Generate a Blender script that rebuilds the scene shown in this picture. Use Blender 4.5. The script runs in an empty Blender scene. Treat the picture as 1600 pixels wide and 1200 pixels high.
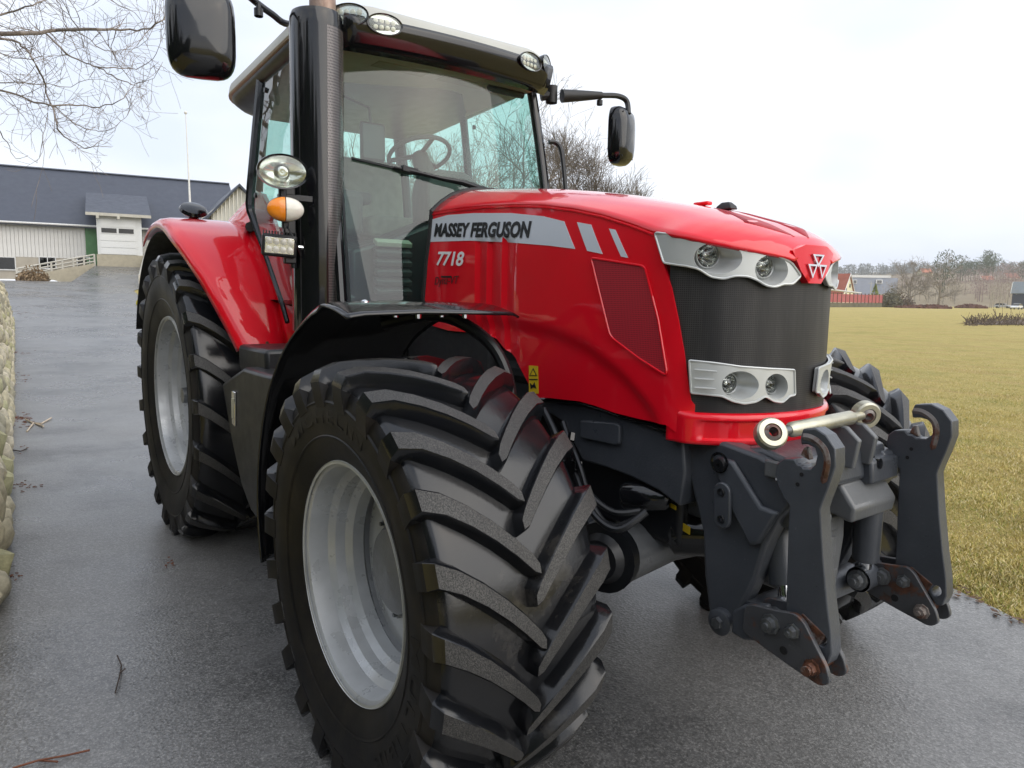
import bpy, bmesh, math, random
import numpy as np
from mathutils import Vector, Matrix
from mathutils.geometry import delaunay_2d_cdt, intersect_point_tri_2d
from math import sin, cos, pi, radians, sqrt, atan2

# ------------------------------------------------------------------ camera, sky, sun, exposure
scene = bpy.context.scene
CAM = np.array([2.066306, -2.131635, 1.565022])
FW = np.array([-0.799552, 0.588194, -0.121425])
RT = np.array([0.590977, 0.806539, 0.015521])
UP = np.array([-0.107064, 0.059350, 0.992479])
FPX = 1131.257
cam = bpy.data.cameras.new('camera'); cam_o = bpy.data.objects.new('camera', cam)
scene.collection.objects.link(cam_o)
cam.sensor_width = 36.0; cam.lens = 36 * FPX / 1600; cam.clip_end = 6000; cam.clip_start = 0.05
cam_o.matrix_world = Matrix(((RT[0], UP[0], -FW[0], CAM[0]), (RT[1], UP[1], -FW[1], CAM[1]), (RT[2], UP[2], -FW[2], CAM[2]), (0, 0, 0, 1)))
scene.camera = cam_o
SUN_EL, SUN_AZ = radians(38), radians(18)      # azimuth measured from +x (ahead of the tractor) towards +y
world = bpy.data.worlds.new('World'); scene.world = world; world.use_nodes = True
wn = world.node_tree; wn.nodes.clear()
def wnode(t, **k):
    n = wn.nodes.new(t)
    for a, b in k.items(): setattr(n, a, b)
    return n
sky = wnode('ShaderNodeTexSky', sky_type='NISHITA', sun_disc=False, sun_elevation=SUN_EL, sun_rotation=radians(90) - SUN_AZ, dust_density=4.0, air_density=1.2)
tc = wnode('ShaderNodeTexCoord')
mp = wnode('ShaderNodeMapping'); mp.inputs['Scale'].default_value = (1.0, 1.0, 2.6)
wn.links.new(tc.outputs['Generated'], mp.inputs['Vector'])
nz = wnode('ShaderNodeTexNoise'); nz.inputs['Scale'].default_value = 1.7; nz.inputs['Detail'].default_value = 4; nz.inputs['Roughness'].default_value = .45
wn.links.new(mp.outputs[0], nz.inputs['Vector'])
rp = wnode('ShaderNodeValToRGB')
rp.color_ramp.elements[0].position = .42; rp.color_ramp.elements[0].color = (.62, .68, .80, 1)
rp.color_ramp.elements[1].position = .68; rp.color_ramp.elements[1].color = (.95, .96, .98, 1)
wn.links.new(nz.outputs['Fac'], rp.inputs[0])
mxs = wnode('ShaderNodeMix', data_type='RGBA'); mxs.inputs['Factor'].default_value = .88
sc = wnode('ShaderNodeVectorMath', operation='SCALE'); sc.inputs['Scale'].default_value = .12
wn.links.new(sky.outputs[0], sc.inputs[0]); wn.links.new(sc.outputs[0], mxs.inputs[6]); wn.links.new(rp.outputs[0], mxs.inputs[7])
bg = wnode('ShaderNodeBackground'); bg.inputs['Strength'].default_value = 1.0
wo = wnode('ShaderNodeOutputWorld')
wn.links.new(mxs.outputs[2], bg.inputs[0]); wn.links.new(bg.outputs[0], wo.inputs[0])
sun = bpy.data.lights.new('sun', 'SUN'); sun.energy = 1.4; sun.angle = radians(75); sun.color = (1, .95, .87)
sun_o = bpy.data.objects.new('sun', sun); scene.collection.objects.link(sun_o)
sun_o.rotation_euler = Vector((cos(SUN_EL) * cos(SUN_AZ), cos(SUN_EL) * sin(SUN_AZ), sin(SUN_EL))).to_track_quat('Z', 'Y').to_euler()
scene.view_settings.view_transform = 'Standard'; scene.view_settings.look = 'None'
scene.view_settings.exposure = 0.55; scene.view_settings.gamma = 1.0
try:
    scene.cycles.max_bounces = 6; scene.cycles.diffuse_bounces = 3; scene.cycles.glossy_bounces = 3; scene.cycles.transparent_max_bounces = 12; scene.cycles.volume_bounces = 1
    scene.cycles.caustics_reflective = False; scene.cycles.caustics_refractive = False
except Exception: pass

# ------------------------------------------------------------------ geometry helpers
COL = scene.collection
rng = random.Random(7)
def ray(px, py): return FW + RT * (px - 800) / FPX + UP * (600 - py) / FPX
def at(px, py, x=None, y=None, z=None, D=None):
    """the point of the place seen at a photo position, on a plane of known depth"""
    d = ray(px, py)
    t = (x - CAM[0]) / d[0] if x is not None else (y - CAM[1]) / d[1] if y is not None else (z - CAM[2]) / d[2] if z is not None else D
    return Vector(CAM + t * d)
def V(*a): return Vector(a)
class MB:
    def __init__(s): s.v = []; s.f = []; s.m = []
    def add(s, vs, fs, m=0):
        o = len(s.v); s.v.extend([tuple(q) for q in vs]); s.f.extend([[i + o for i in f] for f in fs]); s.m.extend([m] * len(fs)); return s
    def box(s, c, d, rot=None, m=0):
        c = Vector(c); P = []
        for z in (-1, 1):
            for y in (-1, 1):
                for x in (-1, 1):
                    q = Vector((x * d[0] / 2, y * d[1] / 2, z * d[2] / 2))
                    if rot is not None: q = rot @ q
                    P.append(c + q)
        return s.add(P, [(0, 1, 3, 2), (4, 6, 7, 5), (0, 4, 5, 1), (2, 3, 7, 6), (0, 2, 6, 4), (1, 5, 7, 3)], m)
    def prism(s, pts, vec, m=0):
        n = len(pts); vec = Vector(vec); a = [Vector(q) for q in pts]
        return s.add(a + [q + vec for q in a], [list(range(n))[::-1], list(range(n, 2 * n))] + [(i, (i + 1) % n, n + (i + 1) % n, n + i) for i in range(n)], m)
    def tube(s, path, r, n=10, cap=True, m=0, flat=1.0):
        path = [Vector(q) for q in path]; k = len(path); rs = r if isinstance(r, (list, tuple)) else [r] * k
        ref = None; vs = []
        for i in range(k):
            t = (path[min(i + 1, k - 1)] - path[max(i - 1, 0)])
            t = t.normalized() if t.length > 1e-9 else Vector((0, 0, 1))
            if ref is None: ref = Vector((0, 0, 1)) if abs(t.z) < .9 else Vector((1, 0, 0))
            u = (ref - t * ref.dot(t)); u = u.normalized() if u.length > 1e-6 else t.orthogonal().normalized(); w = t.cross(u); ref = u
            for j in range(n):
                a = 2 * pi * j / n; vs.append(path[i] + (u * cos(a) + w * sin(a) * flat) * rs[i])
        fs = [(i * n + j, i * n + (j + 1) % n, (i + 1) * n + (j + 1) % n, (i + 1) * n + j) for i in range(k - 1) for j in range(n)]
        if cap: fs += [list(range(n))[::-1], [(k - 1) * n + j for j in range(n)]]
        return s.add(vs, fs, m)
    def lathe(s, prof, c, axis=(0, 1, 0), n=32, m=0, close=False):
        """prof: list of (along axis, radius)"""
        c = Vector(c); ax = Vector(axis).normalized(); u = Vector((0, 0, 1)) if abs(ax.z) < .9 else Vector((1, 0, 0)); u = (u - ax * u.dot(ax)).normalized(); w = ax.cross(u)
        k = len(prof); vs = [c + ax * a + (u * cos(2 * pi * j / n) + w * sin(2 * pi * j / n)) * max(r, 1e-4) for a, r in prof for j in range(n)]
        fs = [(i * n + j, i * n + (j + 1) % n, ((i + 1) % k) * n + (j + 1) % n, ((i + 1) % k) * n + j) for i in range(k if close else k - 1) for j in range(n)]
        return s.add(vs, fs, m)
    def loft(s, secs, closed=True, cap=True, m=0):
        n = len(secs[0]); k = len(secs); vs = [q for S in secs for q in S]
        fs = [(i * n + j, i * n + (j + 1) % n, (i + 1) * n + (j + 1) % n, (i + 1) * n + j) for i in range(k - 1) for j in range(n if closed else n - 1)]
        if cap and closed: fs += [list(range(n))[::-1], [(k - 1) * n + j for j in range(n)]]
        return s.add(vs, fs, m)
    def build(s, name, mats, parent=None, bevel=0, smooth=35, seg=2, loc=None):
        me = bpy.data.meshes.new(name)
        if loc is not None: s.v = [(a[0] - loc[0], a[1] - loc[1], a[2] - loc[2]) for a in s.v]
        me.from_pydata([tuple(q) for q in s.v], [], s.f)
        mats = mats if isinstance(mats, (list, tuple)) else [mats]
        for mt in mats: me.materials.append(mt)
        if any(s.m): me.polygons.foreach_set('material_index', s.m)
        bm = bmesh.new(); bm.from_mesh(me); bmesh.ops.recalc_face_normals(bm, faces=bm.faces); bm.to_mesh(me); bm.free()
        if smooth:
            me.polygons.foreach_set('use_smooth', [True] * len(me.polygons)); me.set_sharp_from_angle(angle=radians(smooth))
        o = bpy.data.objects.new(name, me); COL.objects.link(o)
        if loc is not None: o.location = loc
        if parent is not None: o.parent = parent
        if bevel:
            b = o.modifiers.new('bevel', 'BEVEL'); b.width = bevel; b.segments = seg; b.limit_method = 'ANGLE'; b.angle_limit = radians(38); b.harden_normals = False
        return o
def inside(p, poly):
    x, y = p; c = False; j = len(poly) - 1
    for i in range(len(poly)):
        if (poly[i][1] > y) != (poly[j][1] > y) and x < (poly[j][0] - poly[i][0]) * (y - poly[i][1]) / (poly[j][1] - poly[i][1]) + poly[i][0]: c = not c
        j = i
    return c
def patch(poly, fn, step, thick=0.0, holes=(), off=0.0, mb=None, m=0):
    """a curved sheet: the outline poly (u,v) filled with triangles and carried to the surface fn(u,v,offset)"""
    mb = mb or MB(); vs = []; es = []
    def ring(pl):
        st = len(vs)
        for i in range(len(pl)):
            a, b = Vector(pl[i][:2]), Vector(pl[(i + 1) % len(pl)][:2]); k = max(1, int((b - a).length / step))
            for q in range(k): vs.append(a.lerp(b, q / k))
        n = len(vs) - st
        es.extend([(st + i, st + (i + 1) % n) for i in range(n)])
    ring(poly)
    for h in holes: ring(h)
    nb = len(vs); B = np.array([tuple(q) for q in vs])
    lo = B.min(0); hi = B.max(0)
    for u in np.arange(lo[0] + step * .5, hi[0], step):
        for v in np.arange(lo[1] + step * .5, hi[1], step):
            if inside((u, v), poly) and not any(inside((u, v), h) for h in holes) and np.min((B[:, 0] - u) ** 2 + (B[:, 1] - v) ** 2) > (step * .45) ** 2: vs.append(Vector((u, v)))
    ov, oe, of, *_ = delaunay_2d_cdt(vs, es, [], 1, 1e-6)
    tri = []
    for t in of:
        c = ((ov[t[0]] + ov[t[1]] + ov[t[2]]) / 3)
        if inside(c, poly) and not any(inside(c, h) for h in holes): tri.append(list(t))
    P = [fn(q.x, q.y, off) for q in ov]
    if not thick: return mb.add(P, tri, m)
    Q = [fn(q.x, q.y, off - thick) for q in ov]; n = len(P)
    ec = {}
    for t in tri:
        for i in range(3):
            e = (t[i], t[(i + 1) % 3]); ec[tuple(sorted(e))] = None if tuple(sorted(e)) in ec else e
    fs = tri + [[i + n for i in t[::-1]] for t in tri] + [(e[1], e[0], e[0] + n, e[1] + n) for e in ec.values() if e]
    return mb.add(P + Q, fs, m)
def smooth_poly(pts, n=6, closed=True):
    """Catmull-Rom through the points"""
    pts = [tuple(q) for q in pts]; N = len(pts); out = []
    for i in range(N if closed else N - 1):
        g = lambda k: np.array(pts[k % N] if closed else pts[min(max(k, 0), N - 1)], float)
        p0, p1, p2, p3 = g(i - 1), g(i), g(i + 1), g(i + 2)
        for q in range(n):
            t = q / n; out.append(tuple(.5 * ((2 * p1) + (-p0 + p2) * t + (2 * p0 - 5 * p1 + 4 * p2 - p3) * t * t + (-p0 + 3 * p1 - 3 * p2 + p3) * t ** 3)))
    if not closed: out.append(pts[-1])
    return out
def round_poly(pts, r, n=4):
    """rounds the corners of a 2D or 3D polygon"""
    out = []; N = len(pts); P = [Vector(q) for q in pts]
    rr = r if isinstance(r, (list, tuple)) else [r] * N
    for i in range(N):
        a, b, c = P[i - 1], P[i], P[(i + 1) % N]; k = min(rr[i], (a - b).length * .45, (c - b).length * .45)
        if k < 1e-4: out.append(b); continue
        s = b + (a - b).normalized() * k; e = b + (c - b).normalized() * k
        for q in range(n + 1):
            t = q / n; out.append(s.lerp(b, t).lerp(b.lerp(e, t), t))
    return out
def ell(c, ru, rv, n=24, rot=0.0):
    return [(c[0] + ru * cos(2 * pi * i / n) * cos(rot) - rv * sin(2 * pi * i / n) * sin(rot), c[1] + ru * cos(2 * pi * i / n) * sin(rot) + rv * sin(2 * pi * i / n) * cos(rot)) for i in range(n)]
def empty(name, loc=(0, 0, 0), parent=None):
    o = bpy.data.objects.new(name, None); COL.objects.link(o); o.location = loc; o.empty_display_size = .2
    if parent is not None: o.parent = parent
    return o
def tag(o, label=None, cat=None, group=None, kind=None):
    for k, v in (('label', label), ('category', cat), ('group', group), ('kind', kind)):
        if v: o[k] = v
    return o
def lerp(a, b, t): return a + (b - a) * t
def sstep(t): t = min(1, max(0, t)); return t * t * (3 - 2 * t)

# ------------------------------------------------------------------ materials
class NT:
    def __init__(s, name):
        s.mat = bpy.data.materials.new(name); s.mat.use_nodes = True; s.t = s.mat.node_tree; s.t.nodes.clear()
        s.out = s.n('ShaderNodeOutputMaterial'); s.b = s.n('ShaderNodeBsdfPrincipled'); s.l(s.b.outputs[0], s.out.inputs['Surface'])
        s.co = s.n('ShaderNodeTexCoord').outputs['Object']
    def n(s, t, **k):
        x = s.t.nodes.new(t)
        for a, b in k.items(): setattr(x, a, b)
        return x
    def l(s, a, b): s.t.links.new(a, b)
    def set(s, **k):
        for a, b in k.items(): s.b.inputs[a.replace('_', ' ')].default_value = b
        return s
    def noise(s, scale, detail=4, rough=.5, stretch=None, vec=None):
        x = s.n('ShaderNodeTexNoise'); x.inputs['Scale'].default_value = scale; x.inputs['Detail'].default_value = detail; x.inputs['Roughness'].default_value = rough
        v = vec or s.co
        if stretch:
            mp = s.n('ShaderNodeMapping'); mp.inputs['Scale'].default_value = stretch; s.l(v, mp.inputs[0]); v = mp.outputs[0]
        s.l(v, x.inputs['Vector']); return x.outputs['Fac']
    def ramp(s, fac, stops):
        r = s.n('ShaderNodeValToRGB'); e = r.color_ramp.elements
        while len(e) < len(stops): e.new(.5)
        for i, (p, c) in enumerate(stops):
            e[i].position = p; e[i].color = (*c, 1) if isinstance(c, (tuple, list)) else (c, c, c, 1)
        s.l(fac, r.inputs[0]); return r.outputs[0]
    def mix(s, fac, a, b, mode='MIX'):
        x = s.n('ShaderNodeMix', data_type='RGBA', blend_type=mode)
        for sock, v in ((x.inputs[0], fac), (x.inputs[6], a), (x.inputs[7], b)):
            if isinstance(v, (int, float)): sock.default_value = v
            elif isinstance(v, tuple): sock.default_value = (*v, 1)
            else: s.l(v, sock)
        return x.outputs[2]
    def math(s, op, a, b=0.0, c=None):
        x = s.n('ShaderNodeMath', operation=op)
        for i, v in enumerate((a, b) if c is None else (a, b, c)):
            if isinstance(v, (int, float)): x.inputs[i].default_value = v
            else: s.l(v, x.inputs[i])
        return x.outputs[0]
    def color(s, c): s.l(c, s.b.inputs['Base Color']) if not isinstance(c, tuple) else setattr(s.b.inputs['Base Color'], 'default_value', (*c, 1)); return s
    def rough(s, c): s.l(c, s.b.inputs['Roughness']) if not isinstance(c, (int, float)) else setattr(s.b.inputs['Roughness'], 'default_value', c); return s
    def bump(s, h, strength=.3, dist=.01, prev=None):
        x = s.n('ShaderNodeBump'); x.inputs['Strength'].default_value = strength; x.inputs['Distance'].default_value = dist
        s.l(h, x.inputs['Height'])
        if prev is not None: s.l(prev, x.inputs['Normal'])
        s.l(x.outputs[0], s.b.inputs['Normal']); return x.outputs[0]
    def sep(s, v=None):
        x = s.n('ShaderNodeSeparateXYZ'); s.l(v or s.co, x.inputs[0]); return x.outputs
M = {}
def simple(name, col, rough=.5, metal=0.0, var=.12, vscale=8, coat=0.0, spec=.5, rvar=.15, bump=0.0, bscale=60):
    t = NT(name); a = t.noise(vscale, 5, .6)
    lo = tuple(max(0, c * (1 - var)) for c in col); hi = tuple(min(1, c * (1 + var)) for c in col)
    t.color(t.ramp(a, [(.3, lo), (.7, hi)]))
    r = t.noise(vscale * 2.3, 4, .6); t.rough(t.ramp(r, [(.3, max(.02, rough - rvar * rough)), (.7, min(1, rough + rvar * rough))]))
    t.set(Metallic=metal, Coat_Weight=coat, Specular_IOR_Level=spec, Coat_Roughness=.04)
    if bump: t.bump(t.noise(bscale, 4, .6), bump, .005)
    M[name] = t.mat; return t.mat
# paints and tractor materials
simple('red_paint', (.77, .005, .018), .34, 0, .04, 3, coat=1.0, rvar=.1, spec=.15)
simple('red_mesh', (.26, .012, .02), .55, 0, .1, 3)
simple('white_decal', (.62, .66, .72), .35, 0, .03, 3)
simple('white_letter', (.85, .85, .85), .4, 0, .02)
simple('black_letter', (.012, .012, .014), .4, 0, .02)
simple('black_gloss', (.006, .0065, .008), .12, 0, .2, 5, coat=.3)
simple('black_satin', (.008, .009, .011), .36, 0, .25, 6)
simple('black_plastic', (.016, .017, .019), .5, 0, .25, 8, bump=.12, bscale=300)
simple('black_matte', (.006, .006, .007), .8, 0, .3, 8)
simple('seal', (.012, .012, .013), .6, 0, .2)
simple('mirror_face', (.75, .77, .8), .05, 1.0, .02)
simple('chrome', (.78, .79, .80), .12, 1.0, .05)
simple('reflector', (.82, .83, .80), .16, .9, .06, 30)
simple('silver_paint', (.57, .59, .585), .33, .3, .06, 5)
simple('rim_paint', (.45, .465, .475), .34, .25, .16, 5, coat=.3, rvar=.4)
simple('rim_edge', (.42, .42, .38), .5, 0, .15, 10)
simple('zinc', (.52, .50, .40), .34, .75, .16, 14)
simple('bolt_steel', (.20, .21, .22), .35, .8, .25, 40)
simple('lamp_amber', (.85, .26, .015), .12, 0, .05, coat=.8)
simple('lamp_white', (.72, .70, .62), .12, 0, .06, 60, coat=.8)
simple('warn_yellow', (.75, .52, .02), .4, 0, .04)
simple('roof_cap', (.47, .47, .43), .5, 0, .05, 4)
simple('headliner', (.62, .63, .58), .8, 0, .06)
simple('interior_grey', (.065, .062, .06), .7, 0, .15)
simple('seat_cloth', (.20, .19, .155), .9, 0, .2, 20)
simple('cream_trim', (.42, .40, .30), .6, 0, .1)
def grey_cast(name, col, rust):
    t = NT(name); a = t.noise(5, 6, .65); base = t.ramp(a, [(.3, tuple(c * .82 for c in col)), (.7, tuple(c * 1.15 for c in col))])
    b = t.noise(9, 7, .7)
    t.color(t.mix(t.ramp(b, [(.62 - rust * .2, 0), (.68 - rust * .2, 1)]), base, t.ramp(t.noise(40, 4), [(.3, (.05, .022, .014)), (.7, (.14, .055, .03))])) if rust else base)
    sp = t.ramp(t.noise(38, 5, .75), [(.66, 0), (.72, .8)]); base2 = t.b.inputs['Base Color'].links[0].from_socket; t.color(t.mix(sp, base2, tuple(min(1, c * 2.1 + .02) for c in col)))
    t.rough(t.ramp(t.noise(7, 6, .7), [(.3, .24), (.7, .55)])); t.set(Coat_Weight=.25, Coat_Roughness=.15)
    n1 = t.bump(t.noise(9, 4, .6), .12, .012); t.bump(t.noise(110, 4, .6), .22, .004, n1); M[name] = t.mat
grey_cast('cast_grey', (.058, .064, .075), 0)
grey_cast('cast_pale', (.12, .125, .13), 0)
grey_cast('cast_rust', (.060, .062, .068), .42)
grey_cast('worn_steel', (.19, .165, .15), .95)
grey_cast('hook_steel', (.17, .15, .14), .62)
# rubber: wet black sides, gritty worn lug tops, dusty sidewalls
t = NT('rubber'); a = t.noise(5, 6, .65)
t.color(t.mix(t.ramp(t.noise(2.6, 6, .7), [(.60, 0), (.74, .55)]), t.ramp(a, [(.3, (.005, .006, .008)), (.75, (.011, .011, .012))]), t.ramp(t.noise(60, 4), [(.3, (.06, .054, .045)), (.7, (.12, .11, .095))]))); t.rough(t.ramp(t.noise(3.5, 5, .6), [(.35, .10), (.7, .28)])); t.set(Specular_IOR_Level=.55)
t.bump(t.noise(140, 3), .06, .003); M['rubber'] = t.mat
t = NT('rubber_top'); a = t.noise(260, 3, .7); g = t.noise(3.0, 4)
t.color(t.mix(t.ramp(g, [(.35, 0), (.65, 1)]), t.ramp(a, [(.42, (.010, .010, .011)), (.70, (.070, .068, .064))]), t.ramp(a, [(.40, (.014, .014, .014)), (.64, (.095, .091, .085))])))
t.rough(.55); t.bump(a, .5, .004); M['rubber_top'] = t.mat
t = NT('rubber_side'); a = t.noise(4, 6, .7); 
t.color(t.ramp(a, [(.45, (.004, .004, .005)), (.78, (.026, .021, .015))])); t.rough(t.ramp(t.noise(3, 4), [(.3, .42), (.7, .66)])); t.set(Specular_IOR_Level=.3); t.bump(t.noise(120, 3), .08, .003); M['rubber_side'] = t.mat
# radiator mesh
t = NT('grille_mesh'); s_ = t.sep(); ang = t.math('ARCTAN2', s_[1], t.math('SUBTRACT', s_[0], .48))
w1 = t.math('FRACT', t.math('MULTIPLY', s_[2], 150.0)); w2 = t.math('FRACT', t.math('MULTIPLY', ang, 56.0))
hole = t.math('MULTIPLY', t.math('GREATER_THAN', w1, .42), t.math('GREATER_THAN', w2, .36))
st = t.noise(14, 5, .6, (1, 1, .12))
t.color(t.mix(hole, t.ramp(st, [(.4, (.013, .013, .014)), (.72, (.055, .051, .05))]), (.003, .003, .004))); t.rough(.5); t.bump(hole, -.4, .002); M['grille_mesh'] = t.mat
# red side screen (fine perforation)
t = NT('red_screen'); s_ = t.sep(); w1 = t.math('FRACT', t.math('MULTIPLY', s_[2], 150.0)); w2 = t.math('FRACT', t.math('MULTIPLY', s_[0], 150.0))
d2 = t.math('ADD', t.math('POWER', t.math('SUBTRACT', w1, .5), 2), t.math('POWER', t.math('SUBTRACT', w2, .5), 2)); hole = t.math('LESS_THAN', d2, .07)
t.color(t.mix(hole, (.44, .012, .026), (.12, .005, .008))); t.rough(.5); M['red_screen'] = t.mat
# exhaust guard with rows of holes
t = NT('perforated'); s_ = t.sep(); ang = t.math('MULTIPLY', t.math('ARCTAN2', s_[1], s_[0]), 19.0); zz = t.math('MULTIPLY', s_[2], 76.0)
row = t.math('FLOOR', zz); sh = t.math('MULTIPLY', t.math('MODULO', t.math('ABSOLUTE', row), 2.0), .5)
fu = t.math('FRACT', t.math('ADD', ang, sh)); fv = t.math('FRACT', zz)
d2 = t.math('ADD', t.math('POWER', t.math('SUBTRACT', fu, .5), 2), t.math('POWER', t.math('SUBTRACT', fv, .5), 2))
hole = t.math('LESS_THAN', d2, .075)
sc_ = t.noise(6, 5, .6, (1, 1, .25))
t.color(t.mix(hole, t.ramp(sc_, [(.35, (.10, .095, .097)), (.7, (.26, .24, .235))]), (.003, .003, .003))); t.rough(t.mix(hole, (.26, .26, .26), (.9, .9, .9))); t.set(Metallic=.55); t.bump(hole, -.5, .003); M['perforated'] = t.mat
t = NT('hot_pipe'); a = t.noise(12, 6, .7, (1, 1, .4)); t.color(t.ramp(a, [(.3, (.16, .10, .08)), (.55, (.36, .26, .21)), (.8, (.5, .42, .36))])); t.rough(.5); t.set(Metallic=.5); M['hot_pipe'] = t.mat
def glass(name, tint, gloss_r=.01, body=.0, bodycol=(.5, .55, .5), f0=.055):
    t = NT(name); t.t.nodes.remove(t.b)
    tr = t.n('ShaderNodeBsdfTransparent'); tr.inputs[0].default_value = (*tint, 1)
    gl = t.n('ShaderNodeBsdfGlossy'); gl.inputs['Roughness'].default_value = gloss_r; gl.inputs[0].default_value = (1, 1, 1, 1)
    lw = t.n('ShaderNodeLayerWeight'); lw.inputs[0].default_value = .5
    mx = t.n('ShaderNodeMixShader'); t.l(t.math('ADD', t.math('MULTIPLY', t.math('POWER', lw.outputs['Facing'], 5.0), .90), f0), mx.inputs[0])
    src = tr.outputs[0]
    if body:
        df = t.n('ShaderNodeBsdfDiffuse'); df.inputs[0].default_value = (*bodycol, 1); m2 = t.n('ShaderNodeMixShader'); a = t.noise(2.2, 5, .6)
        t.l(t.ramp(a, [(.35, body * .4), (.7, body * 1.4)]), m2.inputs[0]); t.l(tr.outputs[0], m2.inputs[1]); t.l(df.outputs[0], m2.inputs[2]); src = m2.outputs[0]
    t.l(src, mx.inputs[1]); t.l(gl.outputs[0], mx.inputs[2]); t.l(mx.outputs[0], t.out.inputs['Surface']); M[name] = t.mat
glass('cab_glass', (.63, .84, .78), .005, .03, (.60, .72, .68), .055)
glass('lens_glass', (.93, .95, .93))
glass('window_glass', (.10, .12, .14), .02)
# =================================================================== THE SETTING
def H(x, y):
    d = -x; r = 2.1 * max(0, (d - 13) / 52) if d < 65 else 2.1
    if d < 19: r = 2.1 * (max(0, d - 9) ** 2 / 20) / 52 
    return r * sstep((30 - y) / 18)
t = NT('field_grass'); a = t.noise(.25, 6, .65, (1, 1, 1)); b = t.noise(1.6, 6, .7); c = t.noise(26, 4, .7)
base = t.ramp(a, [(.30, (.45, .365, .11)), (.5, (.55, .44, .16)), (.70, (.39, .35, .10))])
base = t.mix(t.ramp(b, [(.48, 0), (.70, .75)]), base, (.30, .31, .085))
base = t.mix(t.ramp(t.noise(.7, 5, .7, (.35, 1.6, 1)), [(.48, 0), (.66, .8)]), base, (.50, .36, .15))
t.color(t.mix(t.ramp(c, [(.3, .55), (.65, 0)]), base, (.16, .135, .05))); t.rough(.9); t.bump(t.noise(40, 5, .7), .9, .05); t.set(Specular_IOR_Level=.2); M['field_grass'] = t.mat
t = NT('asphalt'); g = t.noise(120, 4, .82); v = t.n('ShaderNodeTexVoronoi'); v.inputs['Scale'].default_value = 75; t.l(t.co, v.inputs['Vector'])
w1 = t.noise(.22, 6, .6); w2 = t.noise(1.3, 5, .6)
wet = t.ramp(t.math('ADD', t.math('MULTIPLY', w1, .7), t.math('MULTIPLY', t.noise(1.1, 6, .65), .3)), [(.40, 0), (.64, 1)])
stone = t.ramp(g, [(.40, (.010, .010, .011)), (.52, (.065, .064, .062)), (.63, (.36, .352, .34))])
stone = t.mix(.35, stone, t.ramp(v.outputs['Color'], [(.2, (.018, .019, .021)), (.85, (.17, .17, .172))]))
t.color(t.mix(wet, t.mix(.28, stone, (.42, .415, .40)), t.mix(.20, stone, (.20, .198, .194))))
bc = t.b.inputs['Base Color'].links[0].from_socket; t.color(t.mix(t.ramp(t.noise(.8, 7, .65), [(.50, 0), (.62, .55)]), bc, t.mix(.5, stone, (.02, .021, .023))))
t.rough(t.mix(wet, t.ramp(w2, [(.3, (.30,) * 3), (.7, (.46,) * 3)]), t.ramp(w2, [(.3, (.13,) * 3), (.7, (.26,) * 3)])))
n1 = t.bump(v.outputs['Distance'], .22, .005); t.bump(g, .22, .003, n1); t.set(Specular_IOR_Level=.55); M['asphalt'] = t.mat
def gridmesh(name, xs, ys, fz, mat, kind='structure'):
    nx, ny = len(xs), len(ys); vs = [(x, y, fz(x, y)) for x in xs for y in ys]
    o = MB().add(vs, [(i * ny + j, (i + 1) * ny + j, (i + 1) * ny + j + 1, i * ny + j + 1) for i in range(nx - 1) for j in range(ny - 1)]).build(name, mat, smooth=60); o['kind'] = kind; return o
def spread(c, fine, rng_, far): 
    a = list(np.arange(-rng_, rng_ + .01, fine)); k = rng_; s = fine
    while k < far: s *= 1.35; k += s; a = [-k] + a + [k]
    return [c + q for q in a]
gridmesh('ground', spread(-30, 1.6, 60, 2600), spread(5, 1.6, 40, 2600), lambda x, y: H(x, y) - .03, M['field_grass'])
def road_r(x):
    T = [(-80, 20), (-68, 10.5), (-50, 6.0), (-36, 4.15), (-20, 4.1), (-10, 4.0), (-4, 3.5), (-1.5, 2.90), (.457, 2.06), (.815, 1.90), (4, .47), (9, -1.5), (14, -3.2)]
    for (a, b), (c, d) in zip(T, T[1:]):
        if x <= c: return lerp(b, d, max(0, (x - a) / (c - a)))
    return -3.2
def wall_y(x): return -2.22 - .036 * x
def road_l(x): return lerp(-14, wall_y(x) - .1, sstep((x + 36) / 12)) if x < -24 else (wall_y(x) - .1 if x < 2 else lerp(wall_y(2), -9, sstep((x - 2) / 5)))
mb = MB(); xs = [14 - .35 * k for k in range(60)] + [-7 - .9 * k for k in range(80)]; ny = 26; vs = []
for x in xs:
    for j in range(ny + 1):
        e = .05 * sin(x * 3.1) + .03 * sin(x * 7.7 + 1) if j == ny else 0
        y = lerp(road_l(x), road_r(x) + e, j / ny); vs.append((x, y, H(x, y) + .004))
mb.add(vs, [(i * (ny + 1) + j, i * (ny + 1) + j + 1, (i + 1) * (ny + 1) + j + 1, (i + 1) * (ny + 1) + j) for i in range(len(xs) - 1) for j in range(ny)])
road = mb.build('asphalt_drive', M['asphalt'], smooth=60); road['kind'] = 'structure'
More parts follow.
